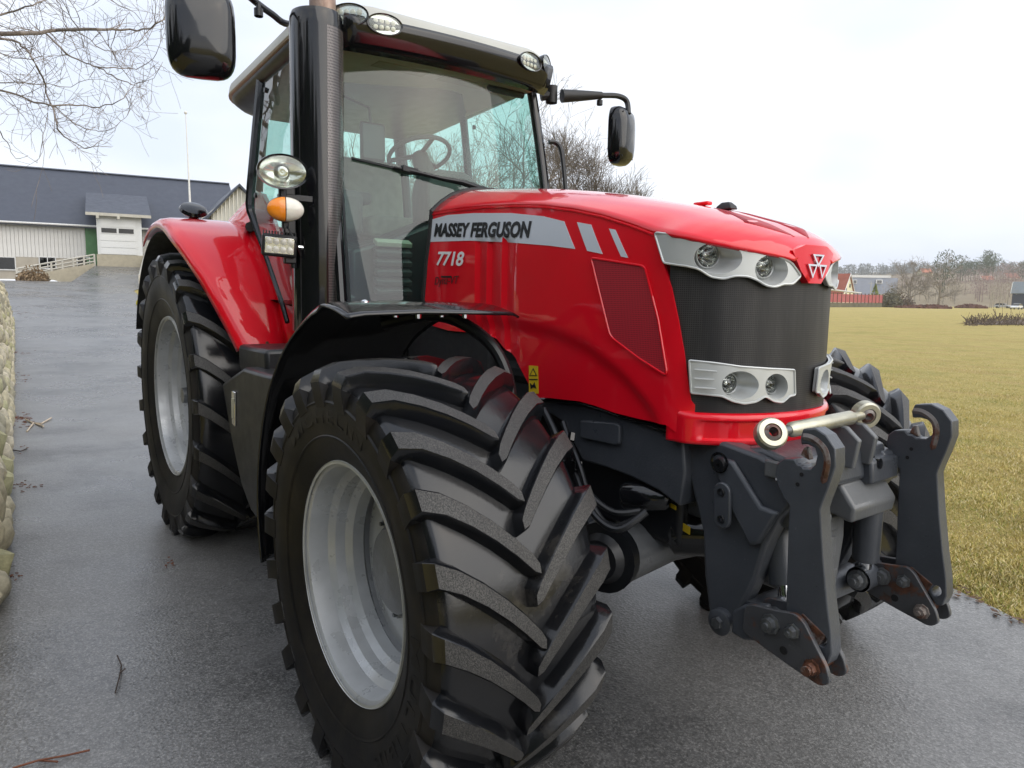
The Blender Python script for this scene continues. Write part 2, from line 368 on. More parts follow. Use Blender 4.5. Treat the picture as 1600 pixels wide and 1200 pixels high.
# ---- grass blades on the verge, dry leaves along the edge
nr = np.random.RandomState(4)
from mathutils import noise as mnoise
for i, cblade in enumerate(((.47, .385, .125), (.60, .49, .21), (.27, .29, .07), (.70, .60, .35))): simple('blade%d' % i, cblade, .8, 0, .2, 3, spec=.2)
def blades(n, fpos, hmin, hmax, wd, lean):
    mb = MB(); vs = []; fs = []; ms = []
    for i in range(n):
        p = fpos()
        if p is None: continue
        x, y = p; z = H(x, y) - .02; nn = mnoise.noise((x * 1.3, y * 1.3, 0)) + .6 * mnoise.noise((x * 4.1, y * 4.1, 3)); h = nr.uniform(hmin, hmax) * (.55 + 1.3 * max(0, nn + .35)); a = nr.uniform(0, 2 * pi); l = nr.uniform(.2, lean) * h; a2 = nr.uniform(0, 2 * pi); w = wd * nr.uniform(.6, 1.3)
        dx, dy = cos(a) * w, sin(a) * w; lx, ly = cos(a2) * l, sin(a2) * l; o = len(vs)
        vs += [(x - dx, y - dy, z), (x + dx, y + dy, z), (x + dx * .7 + lx * .45, y + dy * .7 + ly * .45, z + h * .65), (x - dx * .7 + lx * .45, y - dy * .7 + ly * .45, z + h * .65), (x + lx, y + ly, z + h)]
        fs += [(o, o + 1, o + 2, o + 3), (o + 3, o + 2, o + 4)]; gq = min(.62, max(.05, .16 + .45 * mnoise.noise((x * .9, y * .9, 7)) + .25 * max(0, 1 - abs(y - road_r(x)) / .5))); k = nr.choice(4, p=[.5 * (1 - gq), .3 * (1 - gq), gq, .2 * (1 - gq)]); ms += [k, k]
    mb.v = vs; mb.f = fs; mb.m = ms; return mb
def verge():
    d = 2.0 - 5.5 * math.log(1 - .995 * nr.rand()); px = nr.uniform(1330, 1660); r = ray(px, 600); x = CAM[0] + r[0] * (d + 1.5); y = CAM[1] + r[1] * (d + 1.5)
    return (x, y) if y > road_r(x) - .02 - .05 * nr.rand() else None
g = blades(90000, verge, .007, .026, .003, 1.6).build('verge_grass', [M['blade%d' % i] for i in range(4)], smooth=0); tag(g, 'short dry yellow-green grass on the field beside the drive', 'grass', kind='stuff')
simple('dead_leaf', (.10, .055, .03), .8, 0, .4, 5); simple('red_litter', (.13, .045, .022), .8, 0, .35, 9)
mb = MB()
for i in range(700):
    x = nr.uniform(-3, 4); y = road_r(x) + nr.normal(0, .05); s = nr.uniform(.008, .028); a = nr.uniform(0, 6.3); z = H(x, y) + .008 + nr.rand() * .012
    P = [Vector((x + s * cos(a + q) * k, y + s * sin(a + q) * k, z + nr.uniform(-.004, .008))) for q, k in ((0, 1), (1.4, .5), (3.14, 1), (4.6, .5))]; mb.add(P, [(0, 1, 2, 3)])
tag(mb.build('edge_litter', M['dead_leaf'], smooth=0), 'brown leaf litter along the grass edge of the drive', 'leaf litter', kind='stuff')
mb = MB()
for cx, cy, n, L in ((30, 655, 40, .08), (35, 595, 18, .09), (15, 660, 30, .06), (50, 760, 10, .04), (28, 758, 18, .04), (268, 880, 12, .022), (15, 900, 14, .03), (30, 560, 16, .10), (35, 520, 14, .14), (25, 700, 12, .05)):
    for i in range(n):
        q = at(cx + nr.normal(0, 14 if cx < 200 else 7), cy + nr.normal(0, 4), z=.006); a = nr.uniform(0, 6.3); s = L * nr.uniform(.3, .8)
        q.z = H(q.x, q.y) + .008; mb.tube([q - Vector((cos(a), sin(a), 0)) * s * .5, q + Vector((cos(a), sin(a), .02)) * s * .5], .0025 + .0012 * L * 10, 3)
tag(mb.build('needle_litter', M['red_litter'], smooth=0), 'reddish brown needles scattered on the asphalt by the stone wall', 'litter', kind='stuff')
simple('twig_pale', (.50, .42, .32), .8, 0, .2, 20); simple('twig_dark', (.05, .035, .028), .8, 0, .3, 20)
def twig(px, name, label, mat, r, z=.012):
    mb = MB()
    for L in px: mb.tube([at(a, b, z=z + .01 * (k % 2)) for k, (a, b) in enumerate(L)], r, 5)
    tag(mb.build(name, mat), label, 'twig')
twig([[(42, 674), (52, 661), (64, 662), (80, 653)], [(52, 661), (40, 655)], [(56, 662), (68, 666)]], 'fallen_twig', 'pale forked twig lying on the asphalt near the stone wall', M['twig_pale'], .010)
twig([[(180, 1083), (186, 1060), (190, 1040), (183, 1024)], [(187, 1052), (196, 1044)]], 'fallen_twig', 'thin dark twig on the asphalt beside the front wheel', M['twig_dark'], .0028)
twig([[(20, 1200), (60, 1188), (105, 1180), (140, 1172)], [(60, 1188), (90, 1190)]], 'fallen_twig', 'reddish twig on the asphalt at the lower left corner', M['red_litter'], .0035)
twig([[(18, 703), (32, 705), (42, 701)]], 'fallen_twig', 'short brown twig on the asphalt below the pale forked one', M['twig_dark'], .006)

# ---- stone wall on the left of the drive
simple('mortar', (.07, .062, .045), .95, 0, .3, 6)
for i, cs in enumerate(((.46, .41, .28), (.36, .33, .24), (.52, .47, .36), (.40, .38, .22))): simple('stone%d' % i, cs, .9, 0, .38, 4, bump=.9, bscale=9)
wall = tag(empty('stone_wall', (-4, wall_y(-4) - .3, 0)), 'low pale fieldstone wall along the left edge of the drive', 'stone wall')
def child(o, par): o.parent = par; o.matrix_parent_inverse = Matrix.Translation(-par.location); return o
def wall_h(x): return 1.22 * sstep((x + 25.5) / 7) + .12
mb = MB(); S = []
for k in range(24):
    x = -2 - k; y = wall_y(x); hh = max(.08, wall_h(x) - .12); z = H(x, y) - .1; S.append([Vector((x, y - .16, z)), Vector((x, y - .20, z + hh)), Vector((x, y - .50, z + hh)), Vector((x, y - .55, z))])
child(mb.loft(S).build('wall_core', M['mortar'], None), wall)
stone_me = []
for k in range(8):
    bm = bmesh.new(); bmesh.ops.create_icosphere(bm, subdivisions=2, radius=.5)
    for v in bm.verts:
        c = v.co; m = max(abs(c.x), abs(c.y), abs(c.z)); c = c.lerp(c * (.5 / m), .55); n_ = Vector((nr.normal(), nr.normal(), nr.normal())) * .028; v.co = c + n_
    me = bpy.data.meshes.new('stone'); bm.to_mesh(me); bm.free(); me.polygons.foreach_set('use_smooth', [True] * len(me.polygons)); me.set_sharp_from_angle(angle=radians(35)); me.materials.append(M['stone%d' % (k % 4)]); stone_me.append(me)
x = -2.2
while x > -25:
    big = 1.0; x0 = x; row = 0; z = 0.0; step = nr.uniform(.34, .5)
    while z < wall_h(x) - .05:
        hgt = nr.uniform(.22, .36); o = bpy.data.objects.new('stone', stone_me[nr.randint(8)]); COL.objects.link(o)
        yy = wall_y(x) - .16 - z * .10; o.location = (x + nr.uniform(-.12, .12), yy, H(x, yy) + z + hgt * .45); o.scale = (step * nr.uniform(.84, 1.12), .44, hgt * .98); o.rotation_euler = (nr.uniform(-.12, .12), nr.uniform(-.15, .15), nr.uniform(-.15, .15)); child(o, wall)
        z += hgt * .92
    x -= step
for k in range(5):      # stones of the ragged end
    o = bpy.data.objects.new('stone', stone_me[nr.randint(8)]); COL.objects.link(o); x = -25.2 - .3 * k; o.location = (x, wall_y(x) - .2, H(x, 0) + .1); o.scale = (.4, .4, .3); child(o, wall)

# ---- bare trees
t = NT('bark'); a = t.noise(9, 6, .7, (1, 1, .3)); t.color(t.ramp(a, [(.3, (.13, .105, .088)), (.7, (.30, .25, .21))])); t.rough(.9); t.bump(a, .5, .02); M['bark'] = t.mat
t = NT('bark_far'); a = t.noise(3, 5, .7); t.color(t.ramp(a, [(.3, (.10, .082, .066)), (.7, (.21, .175, .14))])); t.rough(.9); M['bark_far'] = t.mat
t = NT('bark_pale'); a = t.noise(3, 5, .7); t.color(t.ramp(a, [(.3, (.17, .145, .12)), (.7, (.28, .24, .20))])); t.rough(.9); M['bark_pale'] = t.mat
def limb(mb, p, d, L, r, lvl, rg, sides, up, spread_, kids, rmin):
    n = 4 if lvl > 0 else 3; pts = [p.copy()]; dirs = []; dd = d.normalized()
    for i in range(n):
        dd = (dd + Vector((rg.gauss(0, .16), rg.gauss(0, .16), rg.gauss(0, .12) + up))).normalized(); pts.append(pts[-1] + dd * L / n); dirs.append(dd.copy())
    rs = [max(rmin, r * (1 - .72 * i / n)) for i in range(n + 1)]
    mb.tube(pts, rs, sides if lvl > 1 else 3, cap=False)
    if lvl <= 0: return
    k = kids[lvl] if isinstance(kids, dict) else kids
    for i in range(k):
        f = rg.uniform(.25, 1.0); j = min(n - 1, int(f * n)); q = pts[j].lerp(pts[j + 1], f * n - j); b = dirs[j]
        ax = b.orthogonal().normalized(); ax = Matrix.Rotation(rg.uniform(0, 2 * pi), 3, b) @ ax
        nd = (b * cos(spread_) + ax * sin(spread_) * rg.uniform(.7, 1.3)).normalized()
        limb(mb, q, nd, L * rg.uniform(.45, .72), rs[j] * .62, lvl - 1, rg, sides, up, spread_, kids, rmin)
def bare_tree(base, hgt, rt, seed, name, label, group, lvl=4, kids=None, mat='bark_far', rmin=.006, stems=1, crown0=.25, spread_=.75):
    rg = random.Random(seed); root = tag(empty(name, base), label, 'tree', group); base = Vector(base); kids = kids or {4: 7, 3: 6, 2: 6, 1: 5}
    tr = MB(); cr = MB()
    for s in range(stems):
        b = base + (Vector((rg.uniform(-.5, .5), rg.uniform(-.5, .5), 0)) if stems > 1 else Vector()); lean = Vector((rg.uniform(-.12, .12), rg.uniform(-.12, .12), 1)) if stems > 1 else Vector((rg.uniform(-.04, .04), rg.uniform(-.04, .04), 1))
        P = [b + Vector((0, 0, -.3))] + [b + lean * hgt * .55 * k / 5 + Vector((rg.gauss(0, .02), rg.gauss(0, .02), 0)) * hgt * .12 * (k > 0) for k in range(6)]
        tr.tube(P, [rt * 1.3, rt * 1.1] + [rt * (1 - .13 * k) for k in range(1, 6)], 8, cap=False)
        n0 = max(6, int(11 / stems)) 
        for k in range(n0):
            f = lerp(crown0 / .55, 1.0, (k + rg.random()) / n0); f = min(.999, f); j = int(f * 5); q = P[j + 1].lerp(P[min(6, j + 2)], f * 5 - j) if j < 5 else P[-1]
            a = 2.4 * k + rg.uniform(-.4, .4); el = lerp(.35, 1.25, (k / n0) ** 1.2)
            limb(cr, q, Vector((cos(a) * cos(el), sin(a) * cos(el), sin(el))), hgt * lerp(.36, .46, k / n0) * rg.uniform(.8, 1.1), rt * lerp(.42, .55, rg.random()), lvl - 1, rg, 4, .045, spread_, kids, rmin)
    child(tr.build('trunk', M[mat], None, smooth=60), root); child(cr.build('crown', M[mat], None, smooth=60), root); return root
def tbase(px, D): q = at(px, 463, D=D); return (q.x, q.y, H(q.x, q.y) - .03)
for i, (px, D, h, lab) in enumerate(((570, 50, 10.5, 'bare tree seen through the left part of the cab windscreen'), (655, 58, 10, 'bare tree seen through the middle of the cab, behind the steering wheel'), (735, 46, 10, 'bare tree seen through the windscreen above the dashboard'), (806, 42, 10, 'bare tree filling the right part of the cab windscreen'),
                                     (893, 44, 9.3, 'tall bare tree directly right of the cab, behind the hand rail'), (936, 46, 7.6, 'lower bare spreading tree right of the hand rail, under the far mirror'))):
    bare_tree(tbase(px, D), h, .22, 30 + i, 'bare_tree', lab, 'bare trees behind the tractor', 4, {3: 8, 2: 9, 1: 7} if i > 3 else {3: 5, 2: 6, 1: 5}, rmin=.009, spread_=.62)
# the old tree on the left: boughs reach over the drive
rg = random.Random(5); tb = at(-330, 463, D=10.5); tb.z = H(tb.x, tb.y); left = tag(empty('old_tree', tb), 'bare old tree with long drooping boughs reaching in at the top left', 'tree')
crotch = at(-300, 80, D=10.8)
tr = MB().tube([tb + Vector((0, 0, -.2)), tb.lerp(crotch, .3) + Vector((.05, .05, 0)), tb.lerp(crotch, .7), crotch, crotch + Vector((.1, .1, 1.2)), crotch + Vector((-.2, .1, 3.0))], [.42, .34, .29, .26, .18, .08], 14); child(tr.build('trunk', M['bark'], None), left)
cr = MB()
boughs = [([(-300, 80), (-150, 66), (-40, 54), (30, 53), (75, 50), (110, 45), (150, 45), (190, 46), (225, 46), (250, 33), (262, 22)], 11.0, .055),
          ([(72, 51), (95, 75), (112, 90), (135, 98), (155, 105), (190, 106), (222, 104), (245, 82), (258, 40)], 11.0, .022),
          ([(-120, 62), (-40, 60), (20, 62), (40, 78), (52, 95), (66, 122), (78, 160), (88, 195), (100, 213), (125, 228), (143, 230), (158, 218), (165, 205)], 10.8, .028),
          ([(-250, 110), (-120, 128), (0, 141), (40, 155), (82, 164), (120, 165), (155, 166), (185, 158), (205, 140), (212, 128)], 10.4, .026),
          ([(150, 46), (165, 65), (180, 90), (200, 120), (212, 130), (232, 122), (250, 105)], 11.2, .012),
          ([(155, 105), (175, 118), (200, 128), (215, 130), (240, 122), (255, 98)], 11.0, .014),
          ([(82, 164), (100, 180), (125, 197), (150, 204), (165, 203), (185, 195), (200, 178), (201, 165)], 10.8, .012),
          ([(-200, 60), (-80, 40), (0, 24), (30, 14), (60, 4), (90, -10)], 11.4, .035),
          ([(100, 45), (130, 55), (160, 78), (190, 78), (215, 74), (235, 55), (250, 20)], 11.3, .011),
          ([(78, 160), (72, 190), (66, 220), (62, 245), (58, 254)], 10.6, .008), ([(82, 165), (90, 190), (100, 205), (110, 212)], 10.6, .008),
          ([(-100, 130), (-40, 160), (0, 205), (14, 230), (26, 247), (45, 243)], 10.0, .014), ([(-60, 60), (20, 90), (60, 90), (95, 86), (130, 72)], 11.6, .014), ([(-60, 130), (10, 128), (60, 132), (110, 134), (145, 124), (180, 130)], 11.5, .014),
          ([(-80, 20), (0, 40), (40, 60), (70, 95), (95, 130)], 12.0, .013), ([(80, -40), (110, 5), (125, 30), (126, 60), (138, 90)], 11.7, .012), ([(60, -60), (85, -5), (102, 30), (103, 45)], 11.9, .016), ([(140, -50), (175, 0), (210, 20), (225, 45), (232, 65)], 11.9, .011),
          ([(-60, 85), (0, 110), (30, 130), (60, 128), (90, 100)], 10.6, .012)]
for k in range(12): a_ = 2.4 * k; limb(cr, crotch + Vector((.05, .1, .4 + .2 * k)), Vector((cos(a_), sin(a_), .5 + .06 * k)), 2.6, .06, 3, rg, 5, .03, .6, {3: 5, 2: 5, 1: 4}, .004)
for L, D, r in boughs:
    P = [at(a + rg.gauss(0, 1), b + rg.gauss(0, 1), D=D + .8 * sin(k * .7 + r * 90)) for k, (a, b) in enumerate(smooth_poly(L, 3, False))]
    n = len(P); cr.tube(P, [max(.0034, r * .72 * (1 - .88 * i / n)) for i in range(n)], 6, cap=False)
    for i in range(2, n):
        for q in range(2):
            if rg.random() < .42:
                d = (P[i] - P[i - 1]).normalized(); ax = Matrix.Rotation(rg.uniform(0, 6.3), 3, d) @ d.orthogonal().normalized(); nd = d * .7 + ax * .75
                limb(cr, P[i - 1].lerp(P[i], rg.random()), nd, rg.uniform(.2, .8), max(.004, r * .28 * (1 - .6 * i / n)), 1, rg, 3, .03, .6, {2: 3, 1: 3}, .0027)
child(cr.build('crown', M['bark'], None, smooth=60), left)

# ---- barn on the rise
simple('white_boards', (.66, .65, .62), .8, 0, .05, 2); simple('plaster', (.42, .38, .31), .9, 0, .1, 1.5); simple('slate_roof', (.048, .056, .078), .5, 0, .06, .8)
simple('green_boards', (.085, .20, .085), .8, 0, .1, 2); simple('door_white', (.70, .71, .70), .5, 0, .03); simple('timber_grey', (.48, .46, .40), .85, 0, .12, 3); simple('concrete', (.40, .36, .27), .9, 0, .12, 3); simple('cream_sheet', (.64, .63, .58), .7, 0, .06, 2); simple('frame_white', (.68, .68, .66), .5)
def BV(px, py, D): return at(px, py, D=D)
ea = BV(0, 343, 64); rdir = (BV(358, 287, 80) - BV(0, 258, 70)); rdir.z = 0; Lr = rdir.length; rdir.normalize(); bn = Vector((rdir.y, -rdir.x, 0))      # bn points to the camera side
if bn.dot(Vector(CAM) - ea) < 0: bn = -bn
zg = 2.05; ze = ea.z; zr_ = BV(0, 258, 70).z
hd = (BV(0, 258, 70) - ea).dot(-bn)
O = ea - rdir * 14; O.z = 0
def W_(u, v, z): q = O + rdir * u - bn * v; return Vector((q.x, q.y, z))      # u along the front, v into the barn
ulen = 14 + (BV(358, 287, 80) - ea).dot(rdir)
barn = tag(empty('barn', W_(ulen / 2, 6, zg)), 'long white boarded barn with dark grey roof and loft ramp', 'barn')
def bpart(mb, name, mat, par=None, **k):
    par = par or barn; o = mb.build(name, mat, None, **k); o.parent = par
    o.matrix_parent_inverse = Matrix.Translation(-barn.location) if par is barn else Matrix.Identity(4); return o
zb = BV(60, 400, 65).z
bpart(MB().prism([W_(0, 0, zg - 1), W_(ulen - .5, 0, zg - 1), W_(ulen - .5, 2 * hd, zg - 1), W_(0, 2 * hd, zg - 1)], (0, 0, zb - zg + 1)), 'basement_wall', M['plaster'])
bpart(MB().prism([W_(0, .06, zb), W_(ulen - .5, .06, zb), W_(ulen - .5, 2 * hd - .06, zb), W_(0, 2 * hd - .06, zb)], (0, 0, ze - zb)), 'upper_wall', M['white_boards'])
brd = MB()
bd_me = None
nb_ = int((ulen - .5) / .30)
for k in range(nb_):
    if bd_me is None:
        o = bpart(MB().prism([W_(0, -.03, zb - .1), W_(.27, -.03, zb - .1), W_(.27, .055, zb - .1), W_(0, .055, zb - .1)], (0, 0, ze - zb + .1)), 'board', M['white_boards'], smooth=0); bd_me = o.data
    else:
        o = bpy.data.objects.new('board', bd_me); COL.objects.link(o); o.parent = barn; o.matrix_parent_inverse = Matrix.Translation(-barn.location); o.location = rdir * (.30 * k)
    if W_(.30 * k, 0, 0).x < -200: pass
rf = bpart(MB().prism([W_(-.6, -.7, ze - .12), W_(-.6, hd, zr_), W_(-.6, 2 * hd + .7, ze - .12), W_(-.6, 2 * hd + .7, ze - .42), W_(-.6, hd, zr_ - .3), W_(-.6, -.7, ze - .42)], rdir * (ulen + .6)), 'roof', M['slate_roof'], smooth=0)
for k in range(0): bpart(MB().prism([W_(.9 * k, -.72, ze - .10), W_(.9 * k, hd, zr_ + .03), W_(.9 * k + .06, hd, zr_ + .03), W_(.9 * k + .06, -.72, ze - .10)], (0, 0, .012)), 'roof_seam', M['slate_roof'], rf, smooth=0)
bpart(MB().tube([W_(-.6, -.78, ze - .22), W_(ulen, -.78, ze - .22)], .09, 8), 'gutter', M['frame_white'], rf)
bpart(MB().prism([W_(-.6, hd - .25, zr_ - .02), W_(-.6, hd, zr_ + .12), W_(-.6, hd + .25, zr_ - .02)], rdir * (ulen + .6)), 'ridge_cap', M['slate_roof'], rf)
def bu(px, py=349):            # place along the front for a photo column
    d = ray(px, py); a = (W_(0, 0, 0) - Vector(CAM)); dn = Vector(d).dot(bn); t_ = a.dot(bn) / dn; q = Vector(CAM + t_ * d); return (q - O).dot(rdir), q.z
for px0, px1, p0, p1 in ((-30, 24, 401, 421), (62, 87, 402, 419), (121, 140, 402, 418)):
    u0, z1 = bu(px0, p0); u1, z0 = bu(px1, p1); wdw = bpart(MB().prism([W_(u0, -.05, z0), W_(u1, -.05, z0), W_(u1, -.05, z1), W_(u0, -.05, z1)], -bn * .04), 'window', M['window_glass'])
    fr = MB()
    for a, b, c, d in ((u0 - .08, u1 + .08, z0 - .1, z0), (u0 - .08, u1 + .08, z1, z1 + .08), (u0 - .08, u0, z0, z1), (u1, u1 + .08, z0, z1), ((u0 + u1) / 2 - .03, (u0 + u1) / 2 + .03, z0, z1)): fr.prism([W_(a, -.10, c), W_(b, -.10, c), W_(b, -.10, d), W_(a, -.10, d)], -bn * .08)
    bpart(fr, 'window_frame', M['frame_white'], wdw, smooth=0)
u0, _ = bu(132); u1, _ = bu(160); bpart(MB().prism([W_(u0, -.09, zb - .6), W_(u1, -.09, zb - .6), W_(u1, -.09, ze), W_(u0, -.09, ze)], -bn * .05), 'green_panel', M['green_boards'], smooth=0)
# projecting loft porch with the sectional door
PD = 3.0; u0, _ = bu(155); u1, _ = bu(228); zs_ = bu(190, 396)[1] ; zt = bu(190, 333)[1]
def Wp(u, z): return W_(u, -PD, z)
k_ = (64 - PD) / 64
u0 = u0 - .2; u1 = u1 - .5; zs_ = at(190, 396, D=66.2 - PD).z; zt = at(190, 331, D=66.2 - PD).z
bpart(MB().prism([W_(u0, -PD, zs_), W_(u1, -PD, zs_), W_(u1, 0, zs_), W_(u0, 0, zs_)], (0, 0, zt - zs_)), 'porch_wall', M['door_white'])
bpart(MB().prism([W_(u0 - .8, -PD - .7, zt + .05), W_(u0 - .8, 3.2, zt + 2.5), W_(u0 - .8, 3.2, zt + 2.2), W_(u0 - .8, -PD - .7, zt - .2)], rdir * (u1 - u0 + 1.6)), 'porch_roof', M['slate_roof'], smooth=0)
bpart(MB().prism([W_(u0 - .8, -PD - .72, zt - .22), W_(u1 + .8, -PD - .72, zt - .22), W_(u1 + .8, -PD - .72, zt + .04), W_(u0 - .8, -PD - .72, zt + .04)], bn * -.05), 'fascia', M['timber_grey'], smooth=0)
da, db, dz0, dz1 = u0 + .25, u1 - .55, zs_ + .02, zt - .55
door = bpart(MB().prism([W_(da - .12, -PD - .02, dz0), W_(db + .12, -PD - .02, dz0), W_(db + .12, -PD - .02, dz1 + .12), W_(da - .12, -PD - .02, dz1 + .12)], bn * .05), 'loft_door', M['door_white'], smooth=0)
for k in range(5):
    a, b = lerp(dz0, dz1, k / 5) + .03, lerp(dz0, dz1, (k + 1) / 5) - .03
    bpart(MB().prism([W_(da, -PD - .08, a), W_(db, -PD - .08, a), W_(db, -PD - .08, b), W_(da, -PD - .08, b)], bn * .04), 'door_panel', M['door_white'], door, smooth=0)
    if k == 3:
        for j in range(2): bpart(MB().prism([W_(lerp(da, db, .04 + .49 * j), -PD - .125, a + .08), W_(lerp(da, db, .47 + .49 * j), -PD - .125, a + .08), W_(lerp(da, db, .47 + .49 * j), -PD - .125, b - .06), W_(lerp(da, db, .04 + .49 * j), -PD - .125, b - .06)], bn * .02), 'pane', M['window_glass'], door)
for px in (157, 188):
    c = W_(bu(px)[0] - .2, -PD - .9, zt - .35); bpart(MB().box(c, (.35, .2, .25)), 'lamp', M['timber_grey'])
# ramp up to the loft door
r0 = W_(u0 - .1, -PD, zs_ - 1.15); 
rampL = [W_(u0 - .3, -PD - .05, zs_ - 1.05), W_(u0 - 1.2, -PD - 9, zs_ - 2.1), W_(u0 - 2.0, -PD - 20, 1.55)]; rampR = [W_(u1 + .1, -PD - .05, zs_ - 1.05), W_(u1 + .1, -PD - 9, zs_ - 2.1), W_(u1 - 1.0, -PD - 20, 1.5)]
mb = MB(); S = [[a, b, Vector((b.x, b.y, -.5)), Vector((a.x, a.y, -.5))] for a, b in zip(rampL, rampR)]
ramp = mb.loft(S).build('ramp', M['asphalt'], smooth=0); ramp['kind'] = 'structure'
bpart(MB().prism([W_(u0 - .1, -PD - .12, zs_ - 1.3), W_(u1 + .05, -PD - .12, zs_ - 1.3), W_(u1 + .05, -PD - .12, zs_), W_(u0 - .1, -PD - .12, zs_)], bn * -.12), 'threshold', M['concrete'], smooth=0)
def fence(A, B, n, label):
    f = tag(empty('ramp_railing', A), label, 'railing', 'railings of the barn ramp')
    for k in range(n + 1):
        q = A.lerp(B, k / n); child(MB().box(q + Vector((0, 0, .45)), (.14, .14, 1.1)).build('post', M['timber_grey'], None), f)
    for dz in (.35, .65, .95): child(MB().tube([A + Vector((0, 0, dz)), B + Vector((0, 0, dz))], .07, 4).build('rail', M['timber_grey'], None), f)
    child(MB().prism([A + Vector((0, 0, -.9)), B + Vector((0, 0, -1.2)), B + Vector((0, 0, .2)), A + Vector((0, 0, .2))], bn * .1).build('kerb_board', M['concrete'], None), f)
L0, L1 = rampL[0] + Vector((0, 0, .05)), W_(u0 - 6.0, -PD - 2.0, 2.2)
fence(L0, L1, 7, 'pale wooden railing on the left side of the barn ramp'); fence(rampR[0] + Vector((0, 0, .05)), rampR[2] + Vector((0, 0, .05)), 8, 'pale wooden railing on the right side of the barn ramp')
# gabled annex at the right end, flagpole, shrub, old snow
ga = at(373, 292, D=62); an = tag(empty('annex', at(330, 440, D=60)), 'cream gabled annex with dark ribbed roof beside the red mudguard', 'building')
def AV(px, py, D): return at(px, py, D=D)
g0, g1, gp = AV(330, 330, 60), AV(400, 318, 60), AV(373, 293, 60)
bk = rdir * -1.0 * 0 + (AV(300, 322, 68) - AV(373, 293, 60)); bk.z = 0
gd = bn * -14
zlow = 2.0
child(MB().prism([g0, gp, g1, Vector((g1.x, g1.y, zlow)), Vector((g0.x, g0.y, zlow))], gd).build('wall', M['cream_sheet'], None), an)
for k in range(11):
    q = g0.lerp(g1, (k + .5) / 11); top_z = lerp(g0.z, gp.z, (k + .5) / 11 / .61) if (k + .5) / 11 < .61 else lerp(gp.z, g1.z, ((k + .5) / 11 - .61) / .39)
    child(MB().box(Vector((q.x, q.y, (top_z + zlow) / 2)) + bn * .02, (.08, .08, top_z - zlow - .15)).build('wall_rib', M['cream_sheet'], None, smooth=0), an)
ov = bn * .5
child(MB().prism([g0 + ov + Vector((0, 0, -.35)) + (g0 - gp) * .16, gp + ov + Vector((0, 0, .06)), gp + ov + Vector((0, 0, .28)), g0 + ov + (g0 - gp) * .16 + Vector((0, 0, -.1))], gd * 1.05).build('roof', M['slate_roof'], None, smooth=0), an)
child(MB().prism([g1 + ov + Vector((0, 0, -.1)), gp + ov + Vector((0, 0, .06)), gp + ov + Vector((0, 0, .28)), g1 + ov + Vector((0, 0, .12))], gd * 1.05).build('roof', M['slate_roof'], None, smooth=0), an)
fp = at(304, 463, D=48); ft = at(290, 176, D=48); fb = Vector((fp.x, fp.y, H(fp.x, fp.y)))
fl = tag(empty('flagpole', fb), 'slender white flagpole standing behind the red mudguard', 'flagpole')
ftop = Vector((lerp(fb.x, ft.x, 1), lerp(fb.y, ft.y, 1), ft.z))
child(MB().tube([fb, fb.lerp(ftop, .5), ftop], [.085, .065, .03], 10).build('pole', M['frame_white'], None), fl); child(MB().lathe([(-.12, .01), (-.08, .08), (0, .11), (.08, .08), (.12, .01)], ftop, (0, 0, 1), 12).build('finial', M['frame_white'], None), fl)
simple('dry_shrub', (.30, .21, .12), .9, 0, .35, 4); simple('snow', (.8, .82, .85), .6, 0, .03)
def tuft(name, label, cat, c, rx, rz, n, mat, group=None, sz=.14, tall=0):
    r_ = random.Random(int(abs(c[0] * 13 + c[1] * 7))); root = tag(empty(name, c), label, cat, group); mb = MB(); stem = MB(); c = Vector(c)
    for i in range(n):
        a, b, k = r_.uniform(0, 6.3), r_.random() ** .5, r_.random(); q = c + Vector((cos(a) * b * rx, sin(a) * b * rx, rz * k * (1.05 - .75 * b * b) * (1 + .25 * r_.uniform(-1, 1)))); s = sz * r_.uniform(.5, 1.3)
        d = Vector((r_.gauss(0, 1), r_.gauss(0, 1), r_.gauss(0, 1) + tall)).normalized(); e = d.orthogonal().normalized()
        mb.add([q - d * s, q + e * s * .45, q + d * s, q - e * s * .45], [(0, 1, 2, 3)])
    for i in range(14):
        a = r_.uniform(0, 6.3); stem.tube([c + Vector((cos(a) * .1, sin(a) * .1, -.1)), c + Vector((cos(a) * rx * .6, sin(a) * rx * .6, rz * .8))], [.02, .006], 4)
    child(mb.build('foliage', mat, None, smooth=0), root); child(stem.build('stem', M['bark_far'], None), root); return root
q = at(52, 443, D=58); tuft('dry_shrub', 'tan dry ornamental grass clump at the foot of the ramp', 'shrub', (q.x, q.y, H(q.x, q.y)), 1.15, 1.1, 900, M['dry_shrub'])
for i, (px, py, rx, lab) in enumerate(((15, 441, 1.5, 'larger streak of old snow at the barn foot left of the dry shrub'), (38, 443, .5, 'small snow remnant just left of the dry shrub'), (72, 438, .7, 'small snow remnant just right of the dry shrub'))):
    q = at(px, py, D=60); z = H(q.x, q.y); tag(MB().loft([[Vector((q.x, q.y, z)) + rdir * (rx * s * cos(2 * pi * k / 14) * (1 + .2 * sin(3 * k + i))) + bn * (.6 * s * sin(2 * pi * k / 14)) + Vector((0, 0, dz)) for k in range(14)] for s, dz in ((1.1, -.05), (1, .05), (.7, .14), (.2, .17))]).build('snow_patch', M['snow']), lab, 'snow', 'snow remnants by the barn')
simple('yellow_grass', (.50, .44, .04), .8, 0, .2, 5)
q = at(221, 482, D=33); tuft('grass_clump', 'bright yellow-green grass clump at the drive edge behind the rear wheel', 'grass clump', (q.x + .1, q.y + .15, H(q.x, q.y)), .35, .42, 500, M['yellow_grass'], sz=.09, tall=2)

